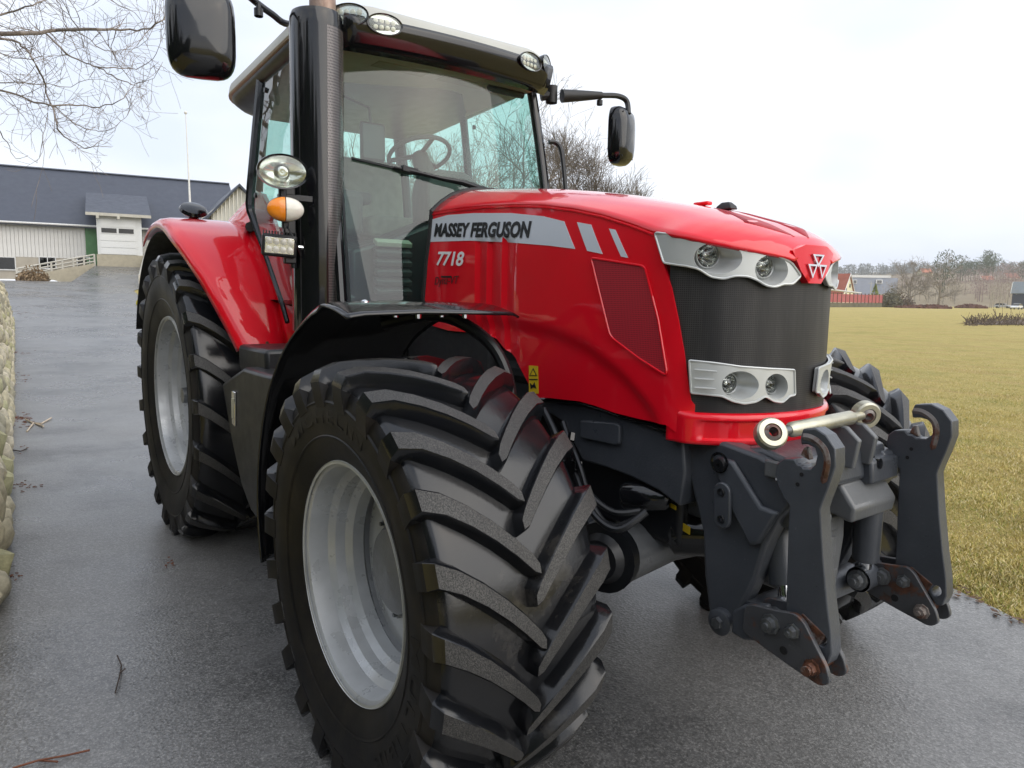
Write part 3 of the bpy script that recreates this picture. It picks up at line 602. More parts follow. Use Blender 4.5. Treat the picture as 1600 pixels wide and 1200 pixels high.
# ---- far side of the field
hz = {'hill': (.24, .20, .14), 'woodpurple': (.27, .205, .19), 'woodgrey': (.30, .27, .22), 'pine': (.06, .085, .05), 'farblue': (.16, .18, .19)}  # far colours lifted a little: part of the distance haze is painted in
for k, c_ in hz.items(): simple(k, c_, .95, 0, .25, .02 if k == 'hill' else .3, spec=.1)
hs = []
for D, rows in ((420, ((1180, 464), (1300, 456), (1380, 447), (1450, 444), (1520, 438), (1600, 436), (1720, 434))), (900, ((1100, 455), (1250, 436), (1340, 427), (1420, 424), (1500, 420), (1600, 424), (1750, 428)))):
    mb = MB(); S = []
    for px, py in smooth_poly(rows, 6, False):
        q = at(px, py, D=D); f = at(px, py, D=D * .62); f.z = -1; b = at(px, py, D=D * 1.2); S.append([Vector((f.x, f.y, -1.0)), Vector(f).lerp(q, .5) + Vector((0, 0, (q.z) * .12)), q, Vector((b.x, b.y, q.z * .9)), Vector((b.x * 1.1, b.y * 1.1, -1))])
    o = mb.loft(S, closed=False).build('hill', M['hill'], smooth=60); o['kind'] = 'structure'
def wood(name, label, items, mat, n, seed, leaf):
    r_ = random.Random(seed); mb = MB()
    for px0, px1, yb0, yb1, hgt, D, cnt in items:
        for i in range(cnt):
            f = r_.random(); px = lerp(px0, px1, f); q = at(px, lerp(yb0, yb1, f), D=D * r_.uniform(.94, 1.06)); h = hgt * r_.uniform(.7, 1.2)
            mb.tube([q + Vector((0, 0, -2)), q + Vector((0, 0, h * .7))], [h * .02, h * .008], 3, cap=False)
            for k in range(n):
                a, b, z = r_.uniform(0, 6.3), r_.random() ** .5, r_.uniform(.25, 1); w = h * .36 * (1 - (2 * z - 1.15) ** 2 * .8)
                c = q + Vector((cos(a) * b * w, sin(a) * b * w, z * h)); s = leaf * h * r_.uniform(.5, 1.2); d = Vector((r_.gauss(0, 1), r_.gauss(0, 1), r_.gauss(0, 1) + 1)).normalized(); e = d.orthogonal().normalized()
                mb.add([c - d * s, c + e * s * .5, c + d * s], [(0, 1, 2)])
    return tag(mb.build(name, mat, smooth=0), label, 'woodland', kind='stuff')
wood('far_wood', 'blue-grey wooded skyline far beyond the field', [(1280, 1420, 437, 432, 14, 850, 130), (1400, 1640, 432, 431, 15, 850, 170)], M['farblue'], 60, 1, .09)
wood('bare_wood', 'purple-brown bare wood on the slope at the right', [(1500, 1620, 470, 470, 10, 300, 30), (1480, 1620, 455, 448, 12, 390, 42), (1395, 1480, 458, 452, 10, 400, 26)], M['woodpurple'], 120, 2, .035)
wood('grey_wood', 'grey-brown bare thicket in the middle distance', [(1375, 1500, 470, 468, 7, 290, 24), (1340, 1400, 462, 460, 6, 360, 14), (1545, 1580, 476, 476, 7, 225, 9)], M['woodgrey'], 110, 3, .035)
wood('pine_wood', 'dark green pines on the hill crest', [(1495, 1530, 440, 436, 13, 450, 12), (1535, 1562, 436, 432, 15, 460, 9), (1563, 1620, 438, 440, 10, 460, 14), (1470, 1478, 450, 450, 14, 300, 2)], M['pine'], 170, 4, .05)
for i, (px, py, h, lab, st_) in enumerate(((1419, 479, 9.4, 'bare tree at the field edge, left of the twin-stemmed one', 2), (1465, 480, 10.2, 'twin-stemmed bare tree standing at the far field edge', 2))):
    q = at(px, py, z=0); bare_tree((q.x, q.y, 0), h * q.__sub__(Vector(CAM)).length / 200, .30, 60 + i, 'bare_tree', lab, 'bare trees at the far field edge', 4, {3: 5, 2: 5, 1: 4}, rmin=.03, stems=st_, crown0=.2, mat='bark_pale')
simple('brick_red', (.30, .085, .055), .8, 0, .15, .5); simple('cream_wall', (.70, .66, .46), .8, 0, .05, 1); simple('fence_red', (.36, .085, .085), .8, 0, .12, 1); simple('hedge', (.12, .11, .07), .95, 0, .3, .6); simple('tile_orange', (.42, .16, .10), .8, 0, .1, .5); simple('wall_blue', (.27, .30, .37), .7, 0, .06, .3); simple('shed_dark', (.035, .045, .075), .7, 0, .1, 1); simple('shed_roof', (.17, .20, .22), .6, 0, .08, 1); simple('bush_brown', (.115, .085, .065), .95, 0, .3, 2); simple('bush_red', (.14, .065, .05), .95, 0, .3, 2); simple('conifer', (.22, .25, .05), .9, 0, .35, 2)
def gh(name, label, cat, c, e1, len_, wid, wallh, ridge, wmat, rmat, win=()):
    """gabled house: c = foot of the near gable corner, e1 along the ridge"""
    e1 = Vector(e1).normalized(); e2 = Vector((-e1.y, e1.x, 0)); c = Vector(c)
    if e2.dot(Vector(RT)) < 0: e2 = -e2
    root = tag(empty(name, c), label, cat); P = lambda a, b, z: c + e1 * a + e2 * b + Vector((0, 0, z))
    w = child(MB().prism([P(0, 0, -.5), P(0, wid, -.5), P(0, wid, wallh), P(0, wid / 2, ridge), P(0, 0, wallh)], e1 * len_).build('wall', wmat, None, smooth=0), root)
    o_ = .35; sl = (ridge - wallh) / (wid / 2)
    child(MB().prism([P(-o_, -o_, wallh - sl * o_), P(-o_, wid / 2, ridge + .02), P(-o_, wid / 2, ridge + .25), P(-o_, -o_, wallh - sl * o_ + .22)], e1 * (len_ + 2 * o_)).build('roof', rmat, None, smooth=0), root)
    child(MB().prism([P(-o_, wid + o_, wallh - sl * o_), P(-o_, wid / 2, ridge + .02), P(-o_, wid / 2, ridge + .25), P(-o_, wid + o_, wallh - sl * o_ + .22)], e1 * (len_ + 2 * o_)).build('roof', rmat, None, smooth=0), root)
    for a, b, z, ww, hh_ in win:
        child(MB().prism([P(-.06, b - ww / 2, z), P(-.06, b + ww / 2, z), P(-.06, b + ww / 2, z + hh_), P(-.06, b - ww / 2, z + hh_)], e1 * .05).build('window', M['window_glass'], None), root)
        child(MB().prism([P(-.10, b - .05, z), P(-.10, b + .05, z), P(-.10, b + .05, z + hh_), P(-.10, b - .05, z + hh_)], e1 * .04).build('window_frame', M['frame_white'], None), root)
    for s_, (b0, b1) in ((0, (-o_, wid / 2)), (1, (wid + o_, wid / 2))):
        child(MB().tube([P(-o_ - .05, b0, wallh - sl * o_ + .1), P(-o_ - .05, b1, ridge + .15)], .12, 4).build('barge_board', M['frame_white'], None), root)
    return root
Rv, Fv = Vector(RT), Vector(FW); Rv.z = Fv.z = 0; Rv.normalize(); Fv.normalize()
q = at(1316, 478.6, z=0)
gh('house', 'small cream gabled house with red tiled roof beyond the field', 'house', (q.x, q.y, 0), Fv * .75 - Rv * .66, 6.5, 6.2, 4.0, 8.8, M['cream_wall'], M['brick_red'], ((0, 3.9, 5.2, .8, 1.0), (0, 1.5, 4.3, .9, .7)))
a, b = at(1296, 471, z=0), at(1344, 471, z=0); a, b = at(1296, 479.3, z=0), at(1344, 479.3, z=0)
cp = tag(empty('canopy', a.lerp(b, .5)), 'white flat canopy roof in front of the cream house', 'canopy'); z0 = at(1320, 455, D=(a - Vector(CAM)).dot(Vector(FW))).z
child(MB().prism([a + Vector((0, 0, z0 + .3)), b + Vector((0, 0, z0 - .3)), b + Vector((0, 0, z0 - .3)) + Fv * 4, a + Vector((0, 0, z0 + .3)) + Fv * 4], (0, 0, .25)).build('canopy_roof', M['frame_white'], None), cp)
for k in (0, .5, 1): child(MB().tube([a.lerp(b, k), a.lerp(b, k) + Vector((0, 0, z0))], .1, 6).build('post', M['frame_white'], None), cp)
a, b = at(1294, 480, z=0), at(1378, 480, z=0); Df = (a - Vector(CAM)).dot(Vector(FW)); zf0, zf1 = at(1340, 473.5, D=Df).z, at(1340, 459.5, D=Df).z
fe = tag(empty('board_fence', a), 'red board fence with dark posts above a grey wall, by the cream house', 'fence')
child(MB().prism([a, b, b + Fv * .4, a + Fv * .4], (0, 0, zf0)).build('fence_base', M['hedge'], None), fe)
for k in range(14):
    p, q = a.lerp(b, k / 14), a.lerp(b, (k + 1) / 14); child(MB().prism([p.lerp(q, .06) + Vector((0, 0, zf0 + .1)), p.lerp(q, .94) + Vector((0, 0, zf0 + .1)), p.lerp(q, .94) + Vector((0, 0, zf1)), p.lerp(q, .06) + Vector((0, 0, zf1))], Fv * .08).build('panel', M['fence_red'], None, smooth=0), fe)
    child(MB().box(q + Vector((0, 0, (zf0 + zf1) / 2 + .1)), (.18, .18, zf1 - zf0 + .4)).build('post', M['bush_red'], None), fe)
q = at(1371, 479, z=0) + Fv * 2
cn = tag(empty('conifer', q), 'small yellow-green conifer at the end of the red fence', 'tree'); mb = MB(); r_ = random.Random(3)
for i in range(900):
    z = r_.random() ** 1.3; a = r_.uniform(0, 6.3); w = 1.9 * (1 - z) * r_.uniform(.6, 1.05); c = q + Vector((cos(a) * w, sin(a) * w, .4 + z * 6.2)); s = .28 * r_.uniform(.6, 1.3); d = Vector((cos(a), sin(a), -.3 + r_.gauss(0, .4))).normalized(); e = d.orthogonal().normalized(); mb.add([c - d * s, c + e * s * .5, c + d * s, c - e * s * .5], [(0, 1, 2, 3)])
child(mb.build('crown', M['conifer'], None, smooth=0), cn); child(MB().tube([q, q + Vector((0, 0, 5.5))], [.16, .04], 6).build('trunk', M['bark_far'], None), cn)
for px, py, rx, rz, lab, mt in ((1403, 480, 4.2, 3.4, 'broad brown bare bush right of the conifer', 'bush_brown'), (1392, 480, 2.8, 4.6, 'taller grey bush between the conifer and the broad brown bush', 'hedge'), (1440, 481.5, 6.0, .7, 'low reddish hedge strip left of the twin-stemmed tree', 'bush_red'), (1458, 481.8, 4.0, .8, 'low reddish hedge strip around the twin-stemmed tree foot', 'bush_red'), (1517, 481.5, 4.0, 1.0, 'low russet bush left of the parked cars', 'bush_red')):
    q = at(px, py, z=0); tuft('bush', lab, 'bush', (q.x, q.y, 0), rx, rz, 1300, M[mt], 'bushes at the far field edge', sz=.36)
q0, q1 = at(1328, 452, D=330), at(1402, 452, D=330); ht = at(1330, 430, D=330).z
lb_ = tag(empty('long_building', q0), 'long low blue-grey building with white roof edge behind the cream house', 'building')
child(MB().prism([Vector((q0.x, q0.y, -1)), Vector((q1.x, q1.y, -1)), Vector((q1.x, q1.y, -1)) + Fv * 14, Vector((q0.x, q0.y, -1)) + Fv * 14], (0, 0, ht)).build('wall', M['wall_blue'], None), lb_)
child(MB().prism([Vector((q0.x, q0.y, ht - 1.0)) - Fv * .3, Vector((q1.x, q1.y, ht - 1.0)) - Rv * 3.4 - Fv * .3, Vector((q1.x, q1.y, ht - 1.0)) - Rv * 3.4 + Fv * 15, Vector((q0.x, q0.y, ht - 1.0)) + Fv * 15], (0, 0, 1.1)).build('roof_edge', M['frame_white'], None), lb_)
for p0, p1, y0, y1 in ((1333, 1339, 437, 443), (1369, 1379, 437, 443)):
    A, B, C_, D_ = at(p0, y1, D=329), at(p1, y1, D=329), at(p1, y0, D=329), at(p0, y0, D=329); child(MB().prism([A, B, C_, D_], Fv * .5).build('window_frame', M['frame_white'], None), lb_)
    c = (A + C_) / 2; child(MB().prism([A.lerp(c, .3), B.lerp(c, .3), C_.lerp(c, .3), D_.lerp(c, .3)], -Fv * .2).build('window', M['window_glass'], None), lb_)
for px, py, D, w, lab in ((1432, 424, 480, 7, 'distant house with pale orange roof left of the twin-stemmed tree'), (1525, 437, 420, 7, 'distant orange-roofed house below the pines'), (1562, 432, 450, 8, 'distant red-roofed house right of the pines')):
    q = at(px, py + 6, D=D); gh('distant_house', lab, 'house', q, Rv + Fv * .1, w, 6, 1.5, 4.2, M['cream_wall'], M['tile_orange'])
q = at(1590, 482, z=0); k_ = (q - Vector(CAM)).length / 200
gh('shed', 'dark blue-black shed with grey roof at the right edge', 'shed', q + Fv * 3 , Fv * -.85 + Rv, 12, 6, 3.6 * k_, 5.9 * k_, M['shed_dark'], M['shed_roof'])
# two parked cars
simple('car_white', (.70, .71, .72), .3, 0, .02, coat=.8); simple('car_silver', (.50, .52, .56), .3, .3, .02, coat=.8); simple('tyre_black', (.02, .02, .02), .8); simple('tail_red', (.4, .02, .02), .3)
def car(c, dirv, mat, label):
    c = Vector(c); d = Vector(dirv).normalized(); s = Vector((-d.y, d.x, 0)); root = tag(empty('parked_car', c), label, 'car', 'cars parked by the shed'); P = lambda a, b, z: c + d * a + s * b + Vector((0, 0, z))
    low = [(-2.25, .35), (-2.3, .75), (-2.2, .95), (-1.0, 1.0), (1.0, .98), (2.0, .85), (2.28, .65), (2.25, .35)]; top = [(-2.15, .95), (-1.75, 1.42), (-.5, 1.5), (.35, 1.44), (1.15, .97)]
    child(MB().loft([[P(a, b, z) for a, z in low] for b in (-.86, -.8, .8, .86)]).build('body', mat, None, bevel=.05), root)
    child(MB().loft([[P(a * (.97 if abs(b) > .7 else 1), b, z) for a, z in top] for b in (-.74, -.62, .62, .74)]).build('cabin', M['window_glass'], None), root)
    child(MB().loft([[P(a, b, z) for a, z in ((-1.8, 1.40), (-.5, 1.53), (.36, 1.46), (.30, 1.42), (-.5, 1.48))] for b in (-.68, .68)]).build('roof', mat, None), root)
    for a in (-1.4, 1.4):
        for b in (-.82, .82): child(MB().lathe([(-.1, .1), (-.1, .32), (.1, .32), (.1, .1)], P(a, b, .32), s, 18, close=True).build('wheel', M['tyre_black'], None), root)
    for b in (-.65, .65):
        child(MB().box(P(-2.27, b, .82), (.12, .2, .14)).build('tail_lamp', M['tail_red'], None), root); child(MB().box(P(2.2, b, .72), (.12, .25, .12)).build('headlamp', M['frame_white'], None), root)
q = at(1567, 481.5, z=0); car(q, Rv * .6 - Fv * .8, M['car_silver'], 'silver parked car left of the white one by the shed')
q = at(1588, 483.5, z=0); car(q, Rv * -.75 - Fv * .65, M['car_white'], 'white parked car nearest the dark shed')
# brush heap in the field
mb = MB(); r_ = random.Random(9); heap = MB()
for i in range(900):
    px = r_.uniform(1508, 1640); q = at(px, r_.uniform(501, 509), z=0); h = .08 + .26 * sstep((px - 1510) / 70); a = r_.uniform(0, 6.3); L = r_.uniform(.15, .5)
    b = q + Vector((0, 0, r_.uniform(0, h) * r_.random() ** .6)); mb.tube([b, b + Vector((cos(a) * L, sin(a) * L, r_.gauss(.12, .25)))], r_.uniform(.012, .03), 3, cap=False)
for i in range(12):
    px = r_.uniform(1535, 1600); q = at(px, 503, z=0); mb.tube([q, q + Vector((r_.gauss(0, .2), r_.gauss(0, .2), r_.uniform(.5, 1.3)))], [.02, .008], 3, cap=False)
bh = tag(empty('brush_heap', at(1570, 506, z=0)), 'low heap of dry brushwood lying out in the field', 'brush heap'); child(mb.build('sticks', M['bush_brown'], None, smooth=0), bh)
S = []
for k in range(20): 
    q = at(1512 + 6.5 * k, 506, z=0); h = .05 + .22 * sstep((k - 1) / 9) * (1 + .15 * sin(k * 2.1)); S.append([q - Fv * 1.5, q - Fv * .7 + Vector((0, 0, h * .7)), q + Vector((0, 0, h)), q + Fv * 1.5])
child(MB().loft(S, closed=False).build('heap_core', M['bush_brown'], None), bh)
# telegraph poles
for px, py, lab in ((1437, 480, 'wooden pole between the two bare trees'),):
    q = at(px, py, z=0) + Fv * 30; pz = tag(empty('utility_pole', q), lab, 'pole'); child(MB().tube([q, q + Vector((0, 0, 8))], [.16, .10], 6).build('pole', M['timber_grey'], None), pz); child(MB().box(q + Vector((0, 0, 7.4)), (1.6, .12, .12), Matrix.Rotation(.6, 3, 'Z')).build('cross_arm', M['timber_grey'], None), pz)
# ---- unseen evergreen hedge behind the camera, added to darken the reflections in paint, glass and rubber
simple('evergreen', (.030, .045, .022), .85, 0, .4, 3, spec=.2)
hg = tag(empty('unseen_hedge', (-2, -10, 0)), 'tall dark evergreen hedge out of view behind the camera, added for the dark reflections', 'hedge'); mb = MB(); r_ = random.Random(17); core = MB(); S = []
for k in range(41):
    x = -16 + .8 * k; yy = -9.6 + .6 * sin(k * .35); hh = 5.2 + .8 * sin(k * .9) + .5 * sin(k * 2.3); S.append([Vector((x, yy + .7, -.1)), Vector((x, yy + .8, hh * .6)), Vector((x, yy + .2, hh)), Vector((x, yy - .8, hh)), Vector((x, yy - 1.2, -.1))])
    for i in range(130):
        z = r_.uniform(0, 1); q = Vector((x + r_.uniform(-.4, .4), yy + .75 - .5 * z + r_.uniform(-.1, .25), z * hh * 1.08)); s = r_.uniform(.12, .3); d = Vector((r_.gauss(0, 1), r_.gauss(0, 1), r_.gauss(0, 1) + .6)).normalized(); e = d.orthogonal().normalized(); mb.add([q - d * s, q + e * s * .5, q + d * s, q - e * s * .5], [(0, 1, 2, 3)])
child(core.loft(S).build('branches', M['evergreen'], None), hg); child(mb.build('foliage', M['evergreen'], None, smooth=0), hg)
# =================================================================== THE TRACTOR (origin: on the ground under the front axle, +x ahead, -y the near side)
tractor = tag(empty('tractor'), 'large red farm tractor with grey front linkage parked on the asphalt drive', 'tractor')
AZ, AXR, AZR = .66, -2.942, .888           # front axle height, rear axle x, rear axle height
# ------------------------------------------------------------------ wheels
def make_tyre(R, hw, rb, h, n, dphi, stag, zc, name, parent, loc, phase, lug_w, mud):
    k = hw / .27; s = R - h
    prof = [(-.215 * k, rb - .015), (-.232 * k, rb + .012), (-.252 * k, lerp(rb, s, .22)), (-.268 * k, lerp(rb, s, .45)), (-.27 * k, lerp(rb, s, .62)), (-.266 * k, lerp(rb, s, .78)), (-.254 * k, s - .030), (-.232 * k, s - .012), (-.17 * k, s - .004), (-.08 * k, s), (0, s + .001)]
    prof = prof + [(-a, r) for a, r in prof[-2::-1]]
    prof = smooth_poly(prof, 3, closed=False)
    mb = MB(); N = 144; kk = len(prof)
    vs = [(r * cos(2 * pi * j / N), y, r * sin(2 * pi * j / N)) for y, r in prof for j in range(N)]
    fs = [(i * N + j, i * N + (j + 1) % N, (i + 1) * N + (j + 1) % N, (i + 1) * N + j) for i in range(kk - 1) for j in range(N)]
    mb.add(vs, fs)
    side = s - .034
    mb.m = [2 if (prof[i][1] < side) else 0 for i in range(kk - 1) for j in range(N)]
    # moulded rings on the sidewall
    for rr in (lerp(rb, s, .30), lerp(rb, s, .70)):
        for sg in (-1, 1):
            ys = min(prof, key=lambda q: abs(q[1] - rr) + (0 if q[0] < 0 else 9))[0]
            mb.lathe([(sg * ys * -1 - sg * .0, rr - .006), (sg * (-ys + .004), rr), (sg * -ys, rr + .006)], (0, 0, 0), (0, 1, 0), N, 2)
    # lugs
    path = [(-.268 * k, s - .095 * k, .004), (-.266 * k, s - .06 * k, .014), (-.262 * k, s - .028, .026), (-.248 * k, s - .012, h * .80), (-.21 * k, s - .006, h * .97), (-.155 * k, s - .003, h), (-.10 * k, s, h), (-.05 * k, s, h), (-.006 * k, s, h), (.012 * k, s, h * .98)]
    for half in (1, -1):
        for i in range(n):
            ph0 = phase + 2 * pi * i / n + (0 if half == 1 else stag * 2 * pi / n)
            jit = rng.uniform(-.004, .004)
            S = []
            for q, (y, r, hh) in enumerate(path):
                t = min(1, max(0, (y / k + .25) / .26)); ph = ph0 - dphi * (.75 * t + .25 * t * t) + jit
                w = lug_w * (1.18 if q < 3 else 1.05 - .22 * t) * (1 if q < len(path) - 1 else .62)
                # outward direction: sideways low on the shoulder, radial on the tread
                a = [1.45, 1.35, 1.1, .62, .22, .08, .03, 0, 0, 0][q]
                oy, orr = -sin(a), cos(a)
                def P(rr, yy, dd): return ((rr) * cos(ph + dd / rr), yy * half, (rr) * sin(ph + dd / rr))
                b = -.012
                wt = w * .5; wb = w * .5 + .24 * hh; wm = wt + .05 * hh; hm = hh * .88 if hh > .02 else hh * .6; wt = wt - .06 * hh
                S.append([P(r + orr * b, y + oy * b, -wb), P(r + orr * hm, y + oy * hm, -wm), P(r + orr * hh, y + oy * hh, -wt), P(r + orr * hh, y + oy * hh, wt), P(r + orr * hm, y + oy * hm, wm), P(r + orr * b, y + oy * b, wb)])
            st = len(mb.f); mb.loft(S, closed=True, cap=True)
            ns = len(S)
            for q in range(st, len(mb.f)):
                j = (q - st) % 6; seg = (q - st) // 6
                mb.m[q] = 1 if (j == 2 and seg >= 3 and q - st < (ns - 1) * 6) else (2 if seg < 2 and q - st < (ns - 1) * 6 and half == 1 else 0)
    # load flattens the foot
    out = []
    for x, y, z in mb.v:
        g = -zc + .002
        if z < g + .05: 
            b = max(0, g + .05 - z); z = max(g, z) if z < g else z; y = y * (1 + .25 * b)
        out.append((x, y, z))
    mb.v = out
    o = mb.build(name, [M['rubber'], M['rubber_top'], M['rubber_side']], parent, smooth=42); o.location = loc
    return o
def text_mesh(txt, bold=.0, shear=0.0, spacing=1.0):
    cu = bpy.data.curves.new('t', 'FONT'); cu.body = txt; cu.offset = bold; cu.shear = shear; cu.space_character = spacing; cu.resolution_u = 3
    to = bpy.data.objects.new('t', cu); COL.objects.link(to); dg = bpy.context.evaluated_depsgraph_get(); dg.update()
    me = bpy.data.meshes.new_from_object(to.evaluated_get(dg)); bm = bmesh.new(); bm.from_mesh(me)
    bmesh.ops.triangulate(bm, faces=bm.faces); bmesh.ops.remove_doubles(bm, verts=bm.verts, dist=1e-4)
    for _ in range(2):
        L = [e for e in bm.edges if e.calc_length() > .22]
        if L: bmesh.ops.subdivide_edges(bm, edges=L, cuts=1); bmesh.ops.triangulate(bm, faces=bm.faces)
    vs = np.array([v.co[:2] for v in bm.verts]); bm.verts.index_update(); fs = [[v.index for v in f.verts] for f in bm.faces]; bm.free()
    bpy.data.objects.remove(to); bpy.data.curves.remove(cu); bpy.data.meshes.remove(me)
    vs = (vs - vs.min(0)) / (vs.max(0) - vs.min(0)); return vs, fs
def sheet_text(txt, fn, thick, **k):
    vs, fs = text_mesh(txt, **k); n = len(vs); ec = {}
    for t in fs:
        for i in range(3):
            e = (t[i], t[(i + 1) % 3]); s = tuple(sorted(e)); ec[s] = None if s in ec else e
    P = [fn(a, b, thick) for a, b in vs] + [fn(a, b, 0) for a, b in vs]
    return MB().add(P, fs + [(e[1], e[0], e[0] + n, e[1] + n) for e in ec.values() if e])
def make_rim(rf, width, outy, sgn, name, parent, loc, disc):
    """outy: flange plane relative to wheel centre (outer side), sgn -1 near side; disc: depth of the wheel disc behind the flange"""
    w = width
    prof = [(0.002, rf - .004), (-.006, rf), (-.012, rf + .002), (-.016, rf - .006)]
    inner = [(0.002, rf - .004), (.004, rf - .012), (.010, rf - .020), (.040, rf - .026), (.075, rf - .030), (.095, rf - .050), (.13, rf - .056), (.15, rf - .078), (.19, rf - .082), (.205, rf - .060), (.225, rf - .060), (.24, rf - .082), (.27, rf - .086), (.29, rf - .066), (w - .05, rf - .040), (w - .01, rf - .022), (w, rf)]
    outer = [(w, rf), (w - .02, rf - .01), (.24, rf - .05), (.02, rf - .008), (-.006, rf), (0.002, rf - .004)]
    mb = MB(); mb.lathe([(sgn * (outy - a), r) for a, r in inner + outer], (0, 0, 0), (0, 1, 0), 72)
    o = mb.build(name, M['rim_paint'], parent, smooth=28); o.location = loc
    e = MB().lathe([(sgn * (outy + .0035), rf - .010), (sgn * (outy + .004), rf + .001), (sgn * (outy - .010), rf + .006), (sgn * (outy - .016), rf - .002)], (0, 0, 0), (0, 1, 0), 72).build('rim_flange', M['rim_edge'], parent); e.location = loc
    d = MB(); yd = outy - disc
    d.lathe([(sgn * (yd), .02), (sgn * (yd), rf * .45), (sgn * (yd + .015), rf * .58), (sgn * (yd + .01), rf * .8), (sgn * (yd - .03), rf - .07), (sgn * (yd - .045), rf - .07), (sgn * (yd - .02), rf * .5), (sgn * (yd - .02), .02)], (0, 0, 0), (0, 1, 0), 48)
    dd = d.build('wheel_disc', M['rim_paint'], parent); dd.location = loc
    h = MB().lathe([(sgn * (yd - .015), rf * .42), (sgn * (yd + .05), rf * .41), (sgn * (yd + .075), rf * .36), (sgn * (yd + .085), rf * .12), (sgn * (yd + .09), .001)], (0, 0, 0), (0, 1, 0), 40).build('hub', M['cast_pale'], parent); h.location = loc
    for i in range(10):
        a = 2 * pi * i / 10
        nb = MB().lathe([(sgn * (yd - .002), .017), (sgn * (yd + .024), .016), (sgn * (yd + .026), .008), (sgn * (yd + .04), .008), (sgn * (yd + .04), .0005)], (rf * .50 * cos(a), 0, rf * .50 * sin(a)), (0, 1, 0), 6).build('wheel_nut', M['bolt_steel'], parent, smooth=0); nb.location = loc
def arc_text(txt, parent, loc, sgn, y, R0, R1, a0, a1, mat):
    """raised moulded letters on the sidewall"""
    def fn(u, v, th):
        a = lerp(a0, a1, u); r = lerp(R0, R1, v); return (r * cos(a), sgn * (y(r) + th), r * sin(a))
    o = sheet_text(txt, fn, .0010, bold=.015, spacing=1.2).build('sidewall_lettering', M['rubber_side'], parent, smooth=0); o.location = loc
simple('rubber_letter', (.02, .02, .021), .32, 0, .2)
for side in (-1, 1):
    w = empty('front_wheel', (0, side * 1.015, AZ), tractor)
    make_tyre(.703, .272, .385, .050, 23, radians(19.5), .62, AZ, 'tyre', w, (0, 0, 0), radians(56.3) - radians(4), .060, 1)
    make_rim(.383, .44, .226, side, 'rim', w, (0, 0, 0), .225)
    if side == -1:
        yf = lambda r: .2725 - .10 * ((r - .515) / .13) ** 2 * .18
        arc_text('MICHELIN', w, (0, 0, 0), -1, yf, .505, .550, radians(132), radians(66), M['rubber_letter'])
        arc_text('MULTIBIB', w, (0, 0, 0), -1, yf, .50, .545, radians(4), radians(-58), M['rubber_letter'])
        MB().tube([(-.05 + .26, -.01, .02), (.215, -.05, .03), (.22, -.075, .035)], [.006, .006, .004], 8).build('valve', M['bolt_steel'], w)
    w2 = empty('rear_wheel', (AXR, side * .90, AZR), tractor)
    make_tyre((.918), .308, .512, .046, 21, radians(19), .55, AZR, 'tyre', w2, (0, 0, 0), radians(20), .066, 1)
    make_rim(.509, .50, .266, side, 'rim', w2, (0, 0, 0), .30)
    MB().tube([(0, side * -.05, 0), (0, side * .16, 0), (0, side * .20, 0)], [.055, .055, .05], 20).build('axle_stub', M['bolt_steel'], w2)

# ------------------------------------------------------------------ bonnet
GX, GA, GB = .48, .275, .385               # plan of the rounded nose: half ellipse
def ell_hit(px, py, off=0.0):
    """photo position -> (angle, z) on the nose"""
    d = ray(px, py); a, b = GA + off, GB + off
    o = np.array([(CAM[0] - GX) / a, CAM[1] / b]); e = np.array([d[0] / a, d[1] / b])
    A = e @ e; B = 2 * o @ e; Cc = o @ o - 1; disc = max(0, B * B - 4 * A * Cc); t = (-B - sqrt(disc)) / (2 * A); P = CAM + t * d
    return (atan2(P[1] / b, (P[0] - GX) / a), P[2])
def nose(th, z, off=0.0):
    n = Vector((cos(th) / GA, sin(th) / GB, 0)).normalized(); return Vector((GX + GA * cos(th), GB * sin(th), z)) + n * off
def halfw(x, z):
    if x > GX: return GB * sqrt(max(0, 1 - min(.999, (x - GX) / GA) ** 2))
    t = max(0, (x + .2) / (GX + .2)); return .412 - .027 * t * t
# the arched crease low on the side: below it the panel tucks in over the wheel
ARCH = [(-.70, 1.50), (-.30, 1.49), (-.05, 1.465), (.15, 1.42), (.33, 1.33), (.47, 1.22), (.56, 1.12), (.70, 1.0)]
def archz(x):
    for (a, b), (c, d) in zip(ARCH, ARCH[1:]):
        if a <= x <= c: return lerp(b, d, (x - a) / (c - a))
    return ARCH[0][1] if x < ARCH[0][0] else ARCH[-1][1]
def side_y(x, z):
    w = halfw(x, z)
    w -= .020 * sstep((z - 1.70) / .32) * (1 if x < .3 else max(0, 1 - (x - .3) / .2))
    w -= .020 * sstep((archz(x) - z) / .07) * sstep((.52 - x) / .1)
    for gx in (-.545, -.445, -.345):                          # three upright louvre pressings
        if -.56 < x < -.26 and z < 1.80: w -= .016 * max(0, 1 - ((x - gx) % .1) / .085) * (1 if gx <= x < gx + .1 else 0) * sstep((1.80 - z) / .02)
    return w
def hit_side(px, py):
    y = -.40
    for _ in range(40):
        q = at(px, py, y=y); y = lerp(y, -side_y(q.x, q.z), .6)
    return (q.x, q.z)
def mk_side(sg):
    return lambda x, z, off: Vector((x, sg * (side_y(x, z) + off), z)) if x <= GX else Vector((x, sg * side_y(x, z), z)) + Vector((((x - GX) / GA ** 2), sg * side_y(x, z) / GB ** 2, 0)).normalized() * off
near = mk_side(-1)
crease_px = [(677, 331), (720, 324), (760, 320), (805, 318), (850, 319), (895, 324), (940, 333), (985, 347), (1022, 361)]
crease = [hit_side(*q) for q in crease_px]
front_px = [(1022, 363), (1030, 392), (1037, 412), (1049, 450), (1060, 500), (1069, 550), (1076, 600), (1080, 626), (1086, 633)]
front_edge = [hit_side(*q) for q in front_px]
fx0 = front_edge[-1][0]
